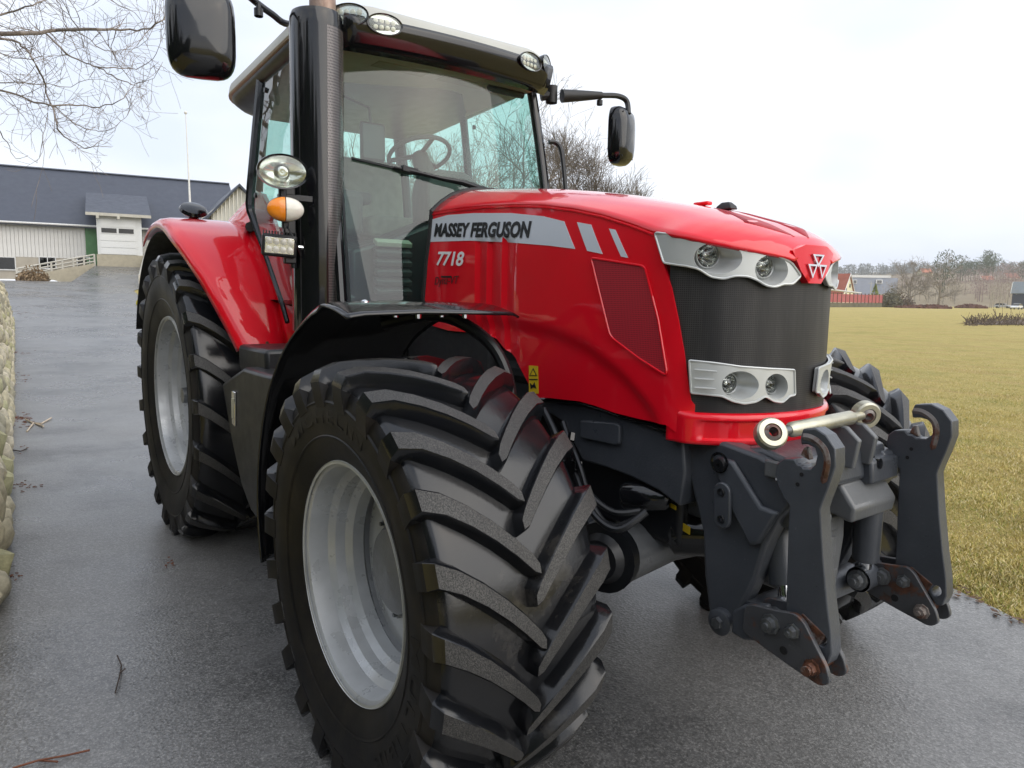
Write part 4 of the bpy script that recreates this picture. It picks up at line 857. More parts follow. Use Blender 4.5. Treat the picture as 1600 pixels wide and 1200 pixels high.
low = [(fx0, 1.115)] + [hit_side(*q) for q in [(1040, 664), (1000, 655), (960, 645), (930, 634), (905, 627), (860, 622), (828, 621)]]
back = [hit_side(826, 600), hit_side(806, 560), hit_side(770, 525), hit_side(740, 508)]
back = back + [(-.55, 1.40), (-.80, 1.40), (hit_side(664, 466)[0], 1.42)] + [hit_side(*q) for q in [(664, 466), (667, 430), (672, 380)]]
outline = crease + front_edge[1:] + low + back
# hood top
def zc(x):
    T = [(-1.3, 2.095), (-.9, 2.075), (-.38, 2.022), (.0, 1.965), (.43, 1.872), (.62, 1.812), (.72, 1.762), (.775, 1.70)]
    for (a, b), (c, d) in zip(T, T[1:]):
        if x <= c: return lerp(b, d, max(0, (x - a) / (c - a)))
    return T[-1][1]
st = []                                       # stations: near crease point, centre point
for x, z in crease: st.append((Vector((x, -side_y(x, z) - .004, z)), Vector((x + .01 * 0, 0, zc(x)))))
edge_px = [(1050, 366), (1080, 372), (1110, 379), (1140, 385), (1170, 391), (1200, 397), (1225, 402), (1242, 408)]
ctr_x = [.545, .60, .645, .68, .71, .735, .755, .768]
for q, cx in zip(edge_px, ctr_x):
    th, z = ell_hit(*q, .02); st.append((nose(th, z, .02), Vector((cx, 0, zc(cx)))))
TN = 32
def top_pt(a, c, t, off=0.0):
    e = abs(t)
    return Vector((lerp(c.x, a.x, e ** 2), a.y * -t, lerp(c.z, a.z, e ** 3.2) + off))
def st_at(s):
    i = min(len(st) - 2, int(s)); f = s - i; return st[i][0].lerp(st[i + 1][0], f), st[i][1].lerp(st[i + 1][1], f)
mb = MB(); secs = []
for q in range(len(st) * 3 - 2):
    a, c = st_at(q / 3); secs.append([top_pt(a, c, -1 + 2 * j / TN) for j in range(TN + 1)])
mb.loft(secs, closed=False)
hood = mb.build('bonnet', M['red_paint'], tractor, smooth=60)
hood.modifiers.new('solid', 'SOLIDIFY').thickness = .012
so = hood.modifiers['solid']; so.offset = -1
for sg in (-1, 1):
    patch(outline, mk_side(sg), .022, .010).build('side_panel', M['red_paint'], hood, smooth=26)
# rubber seal down the rear edge of the bonnet
mb = MB(); a, c = st[0]
mb.tube([near(back[-3][0] - .012, 1.42, .0), near(back[-3][0] - .012, 1.56, .0), near(crease[0][0] - .012, crease[0][1] - .12, 0), near(crease[0][0] - .012, crease[0][1], 0)] + [top_pt(a, c, -1 + 2 * j / 14) + Vector((-.012, 0, 0)) for j in range(0, 15)], .013, 8)
mb.build('rubber_seal', M['seal'], hood)
# trim strip, three white bands, letters
def px_poly(pts): return [hit_side(*q) for q in pts]
band = px_poly([(671, 378), (673, 360), (675, 343), (700, 336), (740, 333), (800, 333), (850, 338), (882, 346), (890, 367), (899, 389), (860, 384), (800, 379), (735, 376)])
patch(band, near, .02, .0015, off=.002).build('side_stripe', M['white_decal'], hood)
patch(px_poly([(902, 347), (924, 351), (942, 397), (918, 392)]), near, .02, .0015, off=.002).build('side_stripe', M['white_decal'], hood)
patch(px_poly([(952, 357), (962, 359), (982, 403), (971, 401)]), near, .02, .0015, off=.002).build('side_stripe', M['white_decal'], hood)
def bil(c):      # bilinear text placement on the side: corners BL, BR, TR, TL in photo positions
    K = [Vector(hit_side(*q)) for q in c]
    return lambda u, v, th: near(*(K[0].lerp(K[1], u).lerp(K[3].lerp(K[2], u), v)), .0035 + th)
sheet_text('MASSEY FERGUSON', bil([(679, 370), (829, 372), (832, 345), (681, 349)]), .001, bold=.042, shear=.12, spacing=1.02).build('lettering', M['black_letter'], hood, smooth=0)
sheet_text('7718', bil([(683, 415), (725, 416), (727, 393), (685, 393)]), .001, bold=.022, shear=.15, spacing=.95).build('lettering', M['white_letter'], hood, smooth=0)
sheet_text('Dyna-VT', bil([(680, 449), (717, 447), (718, 431), (681, 433)]), .001, bold=-.005, shear=.2).build('lettering', M['black_letter'], hood, smooth=0)
patch(px_poly([(690, 431), (706, 431), (707, 434), (690, 434)]), near, .02, .001, off=.0035).build('lettering', M['black_letter'], hood)
# perforated side screen with its raised lip
scr = px_poly(round_poly([(925, 403), (1009, 416), (1030, 500), (1044, 588), (1000, 560), (955, 526), (940, 465)], [4, 8, 0, 10, 0, 10, 0]))
patch(scr, near, .02, .004, off=.004).build('side_screen', M['red_screen'], hood)
mb = MB(); L = [near(a, b, .005) for a, b in scr]; mb.tube(L + [L[0]], .004, 6, cap=False); mb.build('screen_lip', M['red_paint'], hood)
# far-side copies of stripe and screen
patch(band, mk_side(1), .03, .0015, off=.002).build('side_stripe', M['white_decal'], hood)
patch(scr, mk_side(1), .03, .004, off=.004).build('side_screen', M['red_screen'], hood)
# upper bead above the stripe
mb = MB(); mb.tube([near(x, z - .012, .001) for x, z in crease], .0045, 6); mb.build('trim_bead', M['red_paint'], hood)
# two screened vents and a nozzle on the bonnet top, lifting tab
def vent(s0, s1, tt, name):
    mb = MB(); n = 10; A = []; B = []
    for i in range(n + 1):
        s = lerp(s0, s1, i / n); a, c = st_at(s); lo, hi = tt(i / n); A.append(top_pt(a, c, -lo, .0015)); B.append(top_pt(a, c, -hi, .0015))
    vs = A + B; mb.add(vs, [(i, i + 1, n + 2 + i, n + 1 + i) for i in range(n)]); o = mb.build(name, M['red_screen'], hood); o.modifiers.new('s', 'SOLIDIFY').thickness = .003
for sg in (1, -1):
    vent(7.6, 13.2, lambda f, sg=sg: (sg * lerp(.10, .15, f), sg * (lerp(.12, .44, min(1, f * 2.0)) if f < .5 else lerp(.44, .18, (f - .5) * 2))), 'top_vent')
a, c = st_at(7.75); q = top_pt(a, c, 0, .0)
mb = MB(); mb.loft([[q + Vector((dx * k, dy * k, dz)) for dx, dy in ((-.034, -.018), (.034, -.02), (.034, .02), (-.034, .018))] for k, dz in ((1, 0), (.9, .012), (.45, .026))]); mb.build('washer_nozzle', M['black_plastic'], hood, .003)
a, c = st_at(6.2); q = top_pt(a, c, .25)
mb = MB(); mb.box(q + Vector((0, 0, .006)), (.07, .03, .014)); mb.build('bonnet_catch', M['red_paint'], hood, .005)

# radiator grille: curved mesh between the front edges
LHOLES = []
mb = MB(); mb.prism([nose(radians(-72 + 144 * j / 24), 1.10, -.13) for j in range(25)] + [(.2, .30, 1.10), (.2, -.30, 1.10)], (0, 0, .50)); mb.build('radiator_core', M['black_matte'], tractor)
# nose bar under the grille, with pressed pockets
def bar_prof(th, v):   # v 0..1 bottom to top
    ad = abs(math.degrees(th)); return nose(th, lerp(1.112, 1.212, v), (.012 - .008 * sstep((v - .85) / .15)) * sstep((78 - ad) / 12) - .006 * sstep((ad - 70) / 8))
mb = MB(); N = 60; rows = [0, .08, .14, .2, .3, .5, .7, .78, .84, .9, 1]; g = []
for v in rows:
    for j in range(N + 1):
        th = radians(-82 + 164 * j / N); ad = abs(math.degrees(th)); q = bar_prof(th, v)
        dep = .012 * sstep((ad - 26) / 3) * sstep((62 - ad) / 3) * sstep((v - .14) / .06) * sstep((.78 - v) / .08)
        q = q - Vector((cos(th) / GA, sin(th) / GB, 0)).normalized() * dep; g.append(q)
W_ = N + 1
mb.add(g, [(r * W_ + j, r * W_ + j + 1, (r + 1) * W_ + j + 1, (r + 1) * W_ + j) for r in range(len(rows) - 1) for j in range(N)])
nb = mb.build('nose_bar', M['red_paint'], tractor, smooth=40); m_ = nb.modifiers.new('s', 'SOLIDIFY'); m_.thickness = .035; m_.offset = -1 
# headlamp units
def lamp_unit(outl, pockets, name, corner):
    """outl and pockets in photo positions of the near unit; mirrored for the far one. pockets: (outline ellipse, lamp centre, radius)"""
    near_o = [ell_hit(*q, .012) for q in outl]
    for sg in (1, -1):
        P = [(sg * a, z) for a, z in near_o]
        if sg == -1: P = P[::-1]
        fn = lambda u, v, off: nose(u / 2.6, v, .012 + off)
        Pu = [(a * 2.6, z) for a, z in P]; holes = []; HH = []
        for (cx, cy, rx, ry, lx, ly, lr) in pockets:
            h = [ell_hit(cx + rx * cos(2 * pi * i / 28), cy + ry * sin(2 * pi * i / 28), .012) for i in range(28)]
            h = [(sg * a * 2.6, z) for a, z in h]; holes.append(h); LHOLES.append([(a / 2.6, z) for a, z in h])
            HH.append((h, lx, ly, lr))
        body = patch(Pu, fn, .03, .012, holes).build(name, M['silver_paint'], tractor, smooth=30)
        # bright lip round the unit
        mb = MB(); L = [fn(u, v, .001) for u, v in Pu]; mb.tube(L + [L[0]], .0035, 6, cap=False); mb.build('chrome_lip', M['silver_paint'], body)
        for h, lx, ly, lr in HH:
            th, z = ell_hit(lx, ly, -.03); th *= sg; c = nose(th, z, -.035); n = Vector((cos(th) * .9 / GA + 2.2, sin(th) / GB * .6, -.1)).normalized()
            u = n.cross(Vector((0, 0, 1))).normalized(); w = u.cross(n)
            H = [fn(a, b, 0) for a, b in h]
            ang = [atan2((q - c).dot(w), (q - c).dot(u)) for q in H]
            ringL = [c + (u * cos(t) + w * sin(t)) * lr for t in ang]
            mb = MB(); mb.loft([H, [a.lerp(b, .5) - n * .018 for a, b in zip(H, ringL)], ringL], closed=True, cap=False); mb.build('pocket', M['silver_paint'], body, smooth=60)
            lens = MB().lathe([(-.045, .004), (-.042, lr * .35), (-.028, lr * .75), (-.004, lr * .98), (.004, lr * 1.04), (.008, lr * 1.02)], c, n, 28).build('reflector', M['reflector'], body)
            MB().lathe([(-.03, .006), (-.006, .008), (-.002, .005), (-.001, .0005)], c, n, 12).build('bulb_shield', M['chrome'], body)
            MB().lathe([(.002, lr * 1.02), (.010, lr * 1.06), (.012, lr * 1.14), (.004, lr * 1.2)], c, n, 32).build('lamp_ring', M['silver_paint'], body)
            for k in range(10): a_ = 2 * pi * k / 10; MB().tube([c + (u * cos(a_) + w * sin(a_)) * lr * .95 - n * .006, c + (u * cos(a_) + w * sin(a_)) * lr * .35 - n * .036], .0022, 4).build('reflector_facet', M['chrome'], body)
            MB().lathe([(.004, lr * 1.0), (.010, lr * .7), (.014, lr * .3), (.015, .0005)], c, n, 28).build('lens', M['lens_glass'], body)
lamp_unit(round_poly([(1023, 363), (1060, 368), (1110, 379), (1165, 391), (1215, 400), (1236, 410), (1251, 431), (1238, 444), (1224, 444), (1210, 449), (1195, 446), (1183, 438), (1168, 432), (1148, 431), (1130, 436), (1110, 433), (1090, 420), (1072, 416), (1037, 411)], [6, 0, 0, 0, 0, 6, 4, 4, 3, 6, 6, 6, 6, 6, 6, 6, 6, 0, 5]),
          [(1121, 403, 38, 25, 1106, 398, .036), (1205, 422, 26, 24, 1194, 415, .034)], 'headlamp_unit', 0)
lamp_unit(round_poly([(1076, 563), (1115, 567), (1157, 573), (1200, 576), (1241, 578), (1242, 617), (1233, 619), (1222, 629), (1208, 627), (1195, 619), (1180, 628), (1162, 631), (1144, 627), (1127, 619), (1079, 614)], [3, 0, 0, 0, 3, 3, 2, 4, 4, 4, 4, 4, 4, 4, 3]),
          [(1156, 602, 29, 22, 1139, 599, .029), (1213, 604, 18, 20, 1205, 600, .027)], 'lower_headlamp_unit', 0)
# three ribs on the lower unit
for sg in (1, -1):
    for zpx in ((1085, 577, 1118, 580), (1085, 591, 1114, 593), (1085, 605, 1116, 607)):
        a = ell_hit(zpx[0], zpx[1], .012); b = ell_hit(zpx[2], zpx[3], .012)
        MB().tube([nose(sg * lerp(a[0], b[0], k / 4), lerp(a[1], b[1], k / 4), .0245) for k in range(5)], .003, 6).build('lamp_rib', M['silver_paint'], [o for o in bpy.data.objects if o.name.startswith('lower_headlamp_unit')][0 if sg == 1 else 1])
gt = [(-84, 1.75), (-60, 1.70), (-40, 1.675), (-20, 1.66), (0, 1.65), (20, 1.66), (40, 1.675), (60, 1.70), (84, 1.75)]
GS = .30
grille = patch([(radians(-84) * GS, 1.195), (radians(84) * GS, 1.195)] + [(radians(a) * GS, z) for a, z in gt[::-1]], lambda u, v, off: nose(u / GS, v, -.006 + off), .025, .003, [[(a * GS, z) for a, z in h] for h in LHOLES]).build('radiator_grille', M['grille_mesh'], tractor, smooth=60)
# emblem: red V-shaped nose piece with three bright triangles
def emb(px, py, off): th, z = ell_hit(px, py, .02); return nose(th, z, off)
vq = [(1238, 400), (1262, 392), (1292, 398), (1289, 415), (1284, 438), (1262, 440), (1250, 430)]
Q = [ell_hit(*q, .02) for q in vq]; zt = [q[1] for q in Q]
vv = [(-.115, 1.715), (-.06, 1.735), (.06, 1.735), (.115, 1.715), (.075, 1.655), (.035, 1.617), (-.035, 1.617), (-.075, 1.655)]
E_ = lambda y, z, off: Vector((GX + GA * sqrt(1 - (y / GB) ** 2) + .018 + off, y, z))
badge = patch(vv, lambda u, v, o: E_(u, v, o), .02, .03).build('badge_plate', M['red_paint'], tractor, .004, smooth=30)
def tri(pts, name):
    out = pts; c = Vector((sum(p[0] for p in pts) / 3, sum(p[1] for p in pts) / 3))
    inn = [tuple(c.lerp(Vector(p), .62)) for p in pts]
    patch(out, lambda u, v, o: E_(u, v, o), .02, .006, [inn], off=.007).build(name, M['chrome'], badge)
S_ = .052
tri([(-S_ * .62, 1.707), (S_ * .62, 1.707), (0, 1.668)], 'emblem_triangle')
tri([(-S_, 1.676), (-.004, 1.676), (-S_ * .5, 1.632)], 'emblem_triangle'); tri([(.004, 1.676), (S_, 1.676), (S_ * .5, 1.632)], 'emblem_triangle')
# ------------------------------------------------------------------ mudguards
def sheet_strip(secs, thick, name, mat, parent, smooth=50, bevel=0):
    o = MB().loft(secs, closed=False).build(name, mat, parent, smooth=smooth, bevel=bevel); m = o.modifiers.new('s', 'SOLIDIFY'); m.thickness = thick; m.offset = 0; return o
FP = [(.06, 1.500), (-.06, 1.527), (-.18, 1.530), (-.31, 1.487), (-.44, 1.424), (-.53, 1.365), (-.61, 1.296), (-.70, 1.20), (-.775, 1.08), (-.82, .98), (-.852, .886), (-.875, .77), (-.88, .665), (-.87, .56), (-.85, .46)]
FPs = smooth_poly(FP, 3, closed=False)
for sg in (-1, 1):
    secs = []
    for i, (x, z) in enumerate(FPs):
        f = i / (len(FPs) - 1); yo, yi = 1.262, lerp(.63, .74, sstep(f * 3))
        c = .012 * min(1, f * 12)
        r = Vector((x, 0, z - AZ)).normalized()
        dn = lambda k: r * -k
        secs.append([Vector((x, sg * yi, z)) + dn(.01), Vector((x, sg * (yi + .02), z)), Vector((x, sg * (yi + .2), z)) - dn(.004), Vector((x, sg * 1.0, z)) - dn(.006), Vector((x, sg * (yo - .06), z)), Vector((x, sg * (yo - .02), z)) + dn(.006), Vector((x, sg * yo, z)) + dn(.03 if f > .12 else .01)])
    fg = sheet_strip(secs, .008, 'front_mudguard', M['black_gloss'], tractor, 60)
    # carrying arm from the axle up under the guard
    MB().tube(smooth_poly([(.02, sg * .60, .80), (.05, sg * .64, 1.10), (.03, sg * .66, 1.30), (-.06, sg * .70, 1.42), (-.2, sg * .80, 1.490), (-.34, sg * .95, 1.455)], 5, False), .022, 10).build('guard_arm', M['black_satin'], fg)
    MB().box((-.16, sg * .92, 1.500), (.10, .30, .016)).build('guard_plate', M['black_satin'], fg, .003)
    for bx, by in ((-.02, .80), (-.02, .98), (-.14, .82), (-.14, 1.0)):
        MB().lathe([(0, .011), (-.014, .010), (-.014, .0005)], (bx, sg * by, 1.500), (0, 0, 1), 8).build('bolt', M['chrome'], fg)
    MB().lathe([(0, .014), (.008, .013), (.013, .007), (.014, .0005)], (-.1, sg * 1.13, 1.531), (0, 0, 1), 12).build('bolt', M['chrome'], fg)
# rear mudguards: red sheet over the tyre, running down in front of it
TH = [(176, 1.06), (160, 1.08), (140, 1.10), (120, 1.115), (104, 1.12), (90, 1.12), (78, 1.115), (66, 1.105), (54, 1.09), (43, 1.075), (33, 1.06), (26, 1.055), (20.5, 1.05)]
for sg in (-1, 1):
    secs = []
    for i, (a, r) in enumerate(smooth_poly([(114, 1.115)] + TH[4:], 3, False)):
        x = AXR + r * cos(radians(a)); z = AZR + r * sin(radians(a)); f = max(0, (66 - a) / 46)
        yo = 1.215 if a > 66 else lerp(1.21, .998, f ** 1.25)
        yi = .70 if a > 60 else lerp(.70, .74, f)
        rad = Vector((cos(radians(a)), 0, sin(radians(a))))
        P = lambda y, d: Vector((x, sg * y, z)) + rad * d
        secs.append([P(yi, .0), P(lerp(yi, yo, .3), .004), P(lerp(yi, yo, .7), .004), P(yo - .07, 0), P(yo - .03, -.008), P(yo - .006, -.026), P(yo, -.06)])
    rg = sheet_strip(secs, .010, 'rear_mudguard', M['red_paint'], tractor, 60)
    # black inner lining
    secs = []
    for a in range(20, 160, 6):
        r = 1.035; x = AXR + r * cos(radians(a)); z = AZR + r * sin(radians(a)); yo = 1.20 if a > 66 else lerp(1.20, .985, ((66 - a) / 46) ** 1.25)
        secs.append([Vector((x, sg * .62, z)), Vector((x, sg * lerp(.62, yo, .5), z)), Vector((x, sg * yo, z))])
    sheet_strip(secs, .006, 'guard_lining', M['black_matte'], rg, 60)
    # flange where the guard meets the cab
    mb = MB(); pl = [(AXR + r * cos(radians(a)), AZR + r * sin(radians(a))) for a, r in TH[4:]]
    pts = [Vector((x, sg * .70, z)) for x, z in pl]; up = [(-2.62, 2.13), (-2.52, 2.10), (-2.42, 2.02), (-2.33, 1.93), (-2.24, 1.80), (-2.15, 1.68), (-2.05, 1.52), (-1.95, 1.38), (-1.86, 1.26)]
    P2 = [Vector((x, sg * .735, z)) for x, z in up]
    ridge = [q.copy() for q in pts]
    MB().loft([[Vector((pts[i].x, sg * .76, pts[i].z + .002)), Vector((pts[i].x + .03, sg * .745, pts[i].z + .03)), Vector((P2[i].x + .02, sg * .70, P2[i].z + .06)), Vector((P2[i].x, sg * .66, P2[i].z + .06))] for i in range(9)], closed=False, cap=False).build('cab_flange', M['red_paint'], rg, smooth=50).modifiers.new('s', 'SOLIDIFY').thickness = .008
    MB().lathe([(0, .009), (.006, .008), (.006, .0005)], (-1.945, sg * .86, 1.285), (1, 0, .15), 10).build('bolt', M['worn_steel'], rg)
    # black lamp pod at the back of the guard
    MB().lathe([(-.03, .03), (-.02, .065), (0, .085), (.02, .075), (.03, .04), (.031, .001)], (-2.90, sg * 1.0, 2.065), (.55, 0, .83), 28).build('lamp_pod', M['black_gloss'], rg)
    MB().tube([(-2.90, sg * 1.0, 1.98), (-2.90, sg * 1.0, 2.06)], .03, 10).build('pod_foot', M['black_satin'], rg)

# ------------------------------------------------------------------ chassis, axle, engine
mb = MB(); mb.box((-.95, 0, .92), (2.9, .52, .42)); mb.box((-2.9, 0, .95), (.9, .6, .7)); ch = mb.build('gearbox_housing', M['black_satin'], tractor, .03)
mb = MB(); mb.box((-.3, 0, 1.22), (1.7, .50, .5)); mb.box((-.5, -.27, 1.2), (.5, .10, .28)); mb.tube([(-.9, -.30, 1.25), (.2, -.30, 1.25)], .05, 10); mb.box((-.85, 0, 1.10), (.75, .76, .62)); mb.box((-.1, -.0, 1.30), (1.0, .62, .26)); mb.build('engine_block', M['black_matte'], tractor, .02)
mb = MB(); mb.tube([(AXR, -.75, AZR), (AXR, .75, AZR)], .16, 20); mb.build('rear_axle', M['black_satin'], tractor)
ax = MB().loft([[Vector((.0 + r * cos(t) * 1.05, y, .64 + r * sin(t))) for t in [2 * pi * k / 16 for k in range(16)]] for y, r in ((-.60, .10), (-.42, .11), (-.26, .135), (-.12, .17), (.12, .17), (.26, .135), (.42, .11), (.60, .10))]).build('front_axle', M['cast_grey'], tractor, smooth=50)
for sg in (-1, 1):
    MB().lathe([(sg * -.58 * -1 - sg * 0, .12), (sg * .62, .15), (sg * .66, .19), (sg * .74, .205), (sg * .80, .19), (sg * .82, .15)], (0, 0, AZ), (0, 1, 0), 32).build('hub_carrier', M['cast_grey'], ax)
    MB().lathe([(0, .065), (.05, .07), (.30, .065), (.34, .04)], (.0, sg * .63, .54), (0, 0, 1), 16).build('king_pin', M['cast_grey'], ax)
    MB().tube([(.17, sg * .62, .70), (.19, sg * .3, .70), (.19, sg * .12, .70)], .022, 10).build('track_rod', M['zinc'], ax)
# big pale casing under the bonnet, filter cans, hoses seen behind the near wheel
mb = MB(); c0, c1 = at(965, 868, y=-.34), at(1040, 835, y=-.10)
mb.tube([c0 + Vector((-.12, 0, 0)), c0, c1, c1 + Vector((.06, .1, .01))], [.10, .105, .10, .09], 20); mb.build('drive_casing', M['cast_pale'], tractor)
mb = MB(); q = at(948, 868, y=-.40); mb.lathe([(-.02, .12), (.03, .125), (.035, .09), (.06, .07), (.06, .001)], q, (.3, -1, 0), 24); mb.build('axle_flange', M['black_satin'], tractor)
for px, py, y, r, L in ((1010, 775, -.30, .052, .17), (1085, 830, -.16, .085, .16)):
    q = at(px, py, y=y); MB().lathe([(-L / 2, .001), (-L / 2, r * .8), (-L / 2 + .015, r), (L / 2 - .015, r), (L / 2, r * .8), (L / 2, .001)], q, (.85, .5, .1), 24).build('canister', M['black_gloss'], tractor)
for px, py, y, w, h, nm in ((1051, 791, -.27, .045, .014, 0), (1072, 826, -.25, .05, .026, 1)):
    q = at(px, py, y=y); MB().box(q, (w, .003, h), Matrix.Rotation(radians(-20), 3, 'Z')).build('warning_label', M['warn_yellow'], tractor)
def hose(pts, r, mat='black_satin', y=None): MB().tube(smooth_poly([at(a, b, y=c) for a, b, c in pts], 6, False), r, 8).build('hose', M[mat], tractor)
hose([(880, 660, -.42), (895, 705, -.45), (905, 740, -.46), (925, 775, -.45), (960, 800, -.42), (1000, 798, -.36)], .011)
hose([(885, 675, -.44), (905, 725, -.48), (925, 785, -.48), (955, 822, -.46), (1000, 806, -.40)], .009)
hose([(900, 740, -.47), (925, 800, -.50), (965, 828, -.48), (1010, 800, -.40)], .012)
hose([(850, 640, -.44), (872, 690, -.46), (885, 760, -.44), (920, 830, -.38)], .014)
for px, py in ((893, 683), (889, 701), (897, 714), (904, 728)):
    q = at(px, py, y=-.47); MB().lathe([(-.014, .014), (.014, .014), (.016, .009), (.018, .0005)], q, (.3, -.4, -1), 6).build('hose_fitting', M['black_gloss'], tractor, smooth=0)
# grey side frame below the bonnet
for sg in (-1, 1):
    pl = [(828, 626), (870, 628), (905, 632), (940, 641), (975, 655), (1010, 663), (1066, 684), (1070, 740), (1062, 792), (1030, 768), (985, 745), (945, 730), (910, 720), (895, 690), (880, 660)]
    P = [at(*q, y=-.335) for q in pl]
    P = [Vector((q.x, sg * .335, q.z)) for q in P]
    fr = MB().prism(P, (0, -sg * .10, 0)).build('side_frame', M['cast_grey'], tractor, .008)
    B = [at(*q, y=-.337) for q in ((911, 656), (965, 660), (973, 664), (972, 693), (965, 695), (911, 683))]
    MB().prism([Vector((q.x, sg * .336, q.z)) for q in B], (0, sg * .018, 0)).build('frame_boss', M['cast_grey'], fr, .005)
    L = [at(*q, y=-.345) for q in ((826, 623), (870, 624), (905, 628), (940, 638), (975, 651), (1010, 662), (1064, 681))]
    MB().tube([Vector((q.x, sg * .345, q.z)) for q in L], .009, 8).build('frame_edge', M['black_gloss'], fr)
MB().box((.25, 0, .98), (.8, .46, .30)).build('front_support', M['cast_grey'], tractor, .02)

# ------------------------------------------------------------------ front linkage
lk = MB()
# side brackets
br = [(1067, 683), (1130, 691), (1185, 712), (1236, 742), (1236, 790), (1215, 812), (1196, 850), (1180, 905), (1152, 962), (1147, 985), (1122, 992), (1108, 965), (1100, 900), (1097, 830), (1082, 770), (1070, 720)]
BP = [at(*q, y=-.30) for q in br]
link = None
for sg in (-1, 1):
    o = MB().prism([Vector((q.x, sg * .30, q.z)) for q in BP], (0, -sg * .07, 0)).build('linkage_bracket', M['cast_grey'], tractor, .012, seg=3)
    if link is None: link = o
    # raised rib running down the bracket
    R_ = [at(*q, y=-.302) for q in ((1122, 712), (1150, 718), (1195, 790), (1222, 800), (1192, 848), (1176, 852), (1150, 800), (1126, 745))]
    MB().prism([Vector((q.x, sg * .301, q.z)) for q in R_], (0, sg * .022, 0)).build('bracket_rib', M['cast_grey'], o, .014, seg=3)
    # bolted slotted plate, recessed bolt, pivot boss
    a, b = at(1131, 768, y=-.325), at(1131, 810, y=-.325); a = Vector((a.x, sg * .323, a.z)); b = Vector((b.x, sg * .323, b.z)); r = .030
    ring = [a + Vector((r * cos(t), 0, r * sin(t))) for t in [pi * k / 8 for k in range(9)]] + [b + Vector((r * cos(t), 0, r * sin(t))) for t in [pi + pi * k / 8 for k in range(9)]]
    pl_ = MB().prism(ring, (0, sg * .014, 0)).build('bolt_plate', M['cast_grey'], o, .004)
    for c in (a, b): MB().lathe([(0, .013), (.004, .013), (.006, .012), (.005, .007), (-.002, .006), (-.002, .0005)], c + Vector((0, sg * .014, 0)), (0, sg, 0), 16).build('bolt', M['black_satin'], o)
    c = at(1127, 722, y=-.315); c = Vector((c.x, sg * .323, c.z))
    MB().lathe([(.0, .032), (.003, .033), (.004, .028), (.002, .024)], c, (0, sg, 0), 20).build('bolt_recess', M['black_gloss'], o)
    MB().lathe([(0, .022), (.012, .02), (.013, .008), (.006, .006), (.006, .0005)], c + Vector((.004, 0, -.008)), (0, sg, 0), 16).build('bolt', M['black_satin'], o)
    c = at(1124, 972, y=-.32); c = Vector((c.x, sg * .30, c.z))
    MB().lathe([(0, .042), (.022, .042), (.026, .036), (.026, .0005)], c, (0, sg, 0), 24).build('pivot_boss', M['cast_grey'], o)
    MB().lathe([(.024, .02), (.040, .018), (.041, .0005)], c, (0, sg, 0), 6).build('bolt', M['bolt_steel'], o, smooth=0)
# cross beam between the brackets with the cast pocket face
mb = MB(); mb.prism([Vector((.66, -.27, 1.10)), Vector((.80, -.27, 1.125)), Vector((.90, -.27, 1.10)), Vector((.915, -.27, 1.00)), Vector((.80, -.27, .965)), Vector((.66, -.27, .98))], (0, .54, 0)); cb = mb.build('cross_beam', M['cast_grey'], tractor, .015, seg=3)
for y0, y1 in ((-.293, -.12), (.12, .293)):
    mb = MB(); mb.prism([Vector((.80, y0, 1.085)), Vector((.935, y0, 1.062)), Vector((.94, y0, .985)), Vector((.82, y0, .972))], (0, y1 - y0, 0))
    mb.build('beam_end', M['cast_grey'], cb, .01)
q = at(1215, 735, y=-.305); MB().box(q + Vector((-.004, .0, 0)), (.075, .014, .052)).build('cast_pocket', M['cast_pale'], cb, .008)
# centre casting (number plate of the cast weight pocket) under the beam
mb = MB(); mb.loft([[Vector((.80 + dx, y, z)) for y, z in ((-.10, .98 - i * 0), (.10, .98), (.115, .80), (.085, .62), (-.085, .62), (-.115, .80))] for i, dx in enumerate((-.12, .07))]); cc = mb.build('centre_casting', M['cast_pale'], tractor, .02, seg=3)
for z, dz, dy in ((.86, .05, .07), (.78, .07, .05), (.69, .03, .09)):
    MB().box((.872, .02, z), (.012, dy, dz)).build('cast_rib', M['cast_pale'], cc, .004)
mb = MB(); mb.prism([Vector((.70, 0, 1.0)), Vector((.90, 0, 1.0)), Vector((.955, 0, .93)), Vector((.945, 0, .88)), Vector((.86, 0, .90)), Vector((.72, 0, .80))], (0, .26, 0)); mb.build('cylinder_bracket', M['cast_pale'], cb, .012, seg=3)
mb = MB(); mb.prism([Vector((.70, -.26, 1.0)), Vector((.90, -.26, 1.0)), Vector((.955, -.26, .93)), Vector((.945, -.26, .88)), Vector((.86, -.26, .90)), Vector((.72, -.26, .80))], (0, .14, 0)); mb.build('cylinder_bracket', M['cast_pale'], cb, .012, seg=3)
# lift rams
for sg in (-1, 1):
    a = Vector((.905 if sg > 0 else .80, sg * .185, .935)); b = Vector((.885, sg * .225, .640))
    m1 = a.lerp(b, .76); m2 = a.lerp(b, .72)
    ram = MB().tube([a, a.lerp(b, .03), m1], [.030, .043, .043], 20).build('lift_ram', M['cast_grey'], tractor)
    MB().tube([m2, b], .021, 16).build('ram_rod', M['chrome'], ram)
    MB().lathe([(-.04, .042), (.04, .042)], b, (0, 1, 0), 20).build('ram_eye', M['cast_grey'], ram)
    for c, yo in ((b, -.065), (a, -.055)):
        MB().lathe([(-.0, .034), (-.012, .034), (-.014, .024), (-.034, .022), (-.036, .012), (-.046, .012), (-.046, .0005)], c + Vector((0, yo + .03, 0)), (0, 1, 0), 12).build('bolt', M['bolt_steel'], ram, smooth=0)
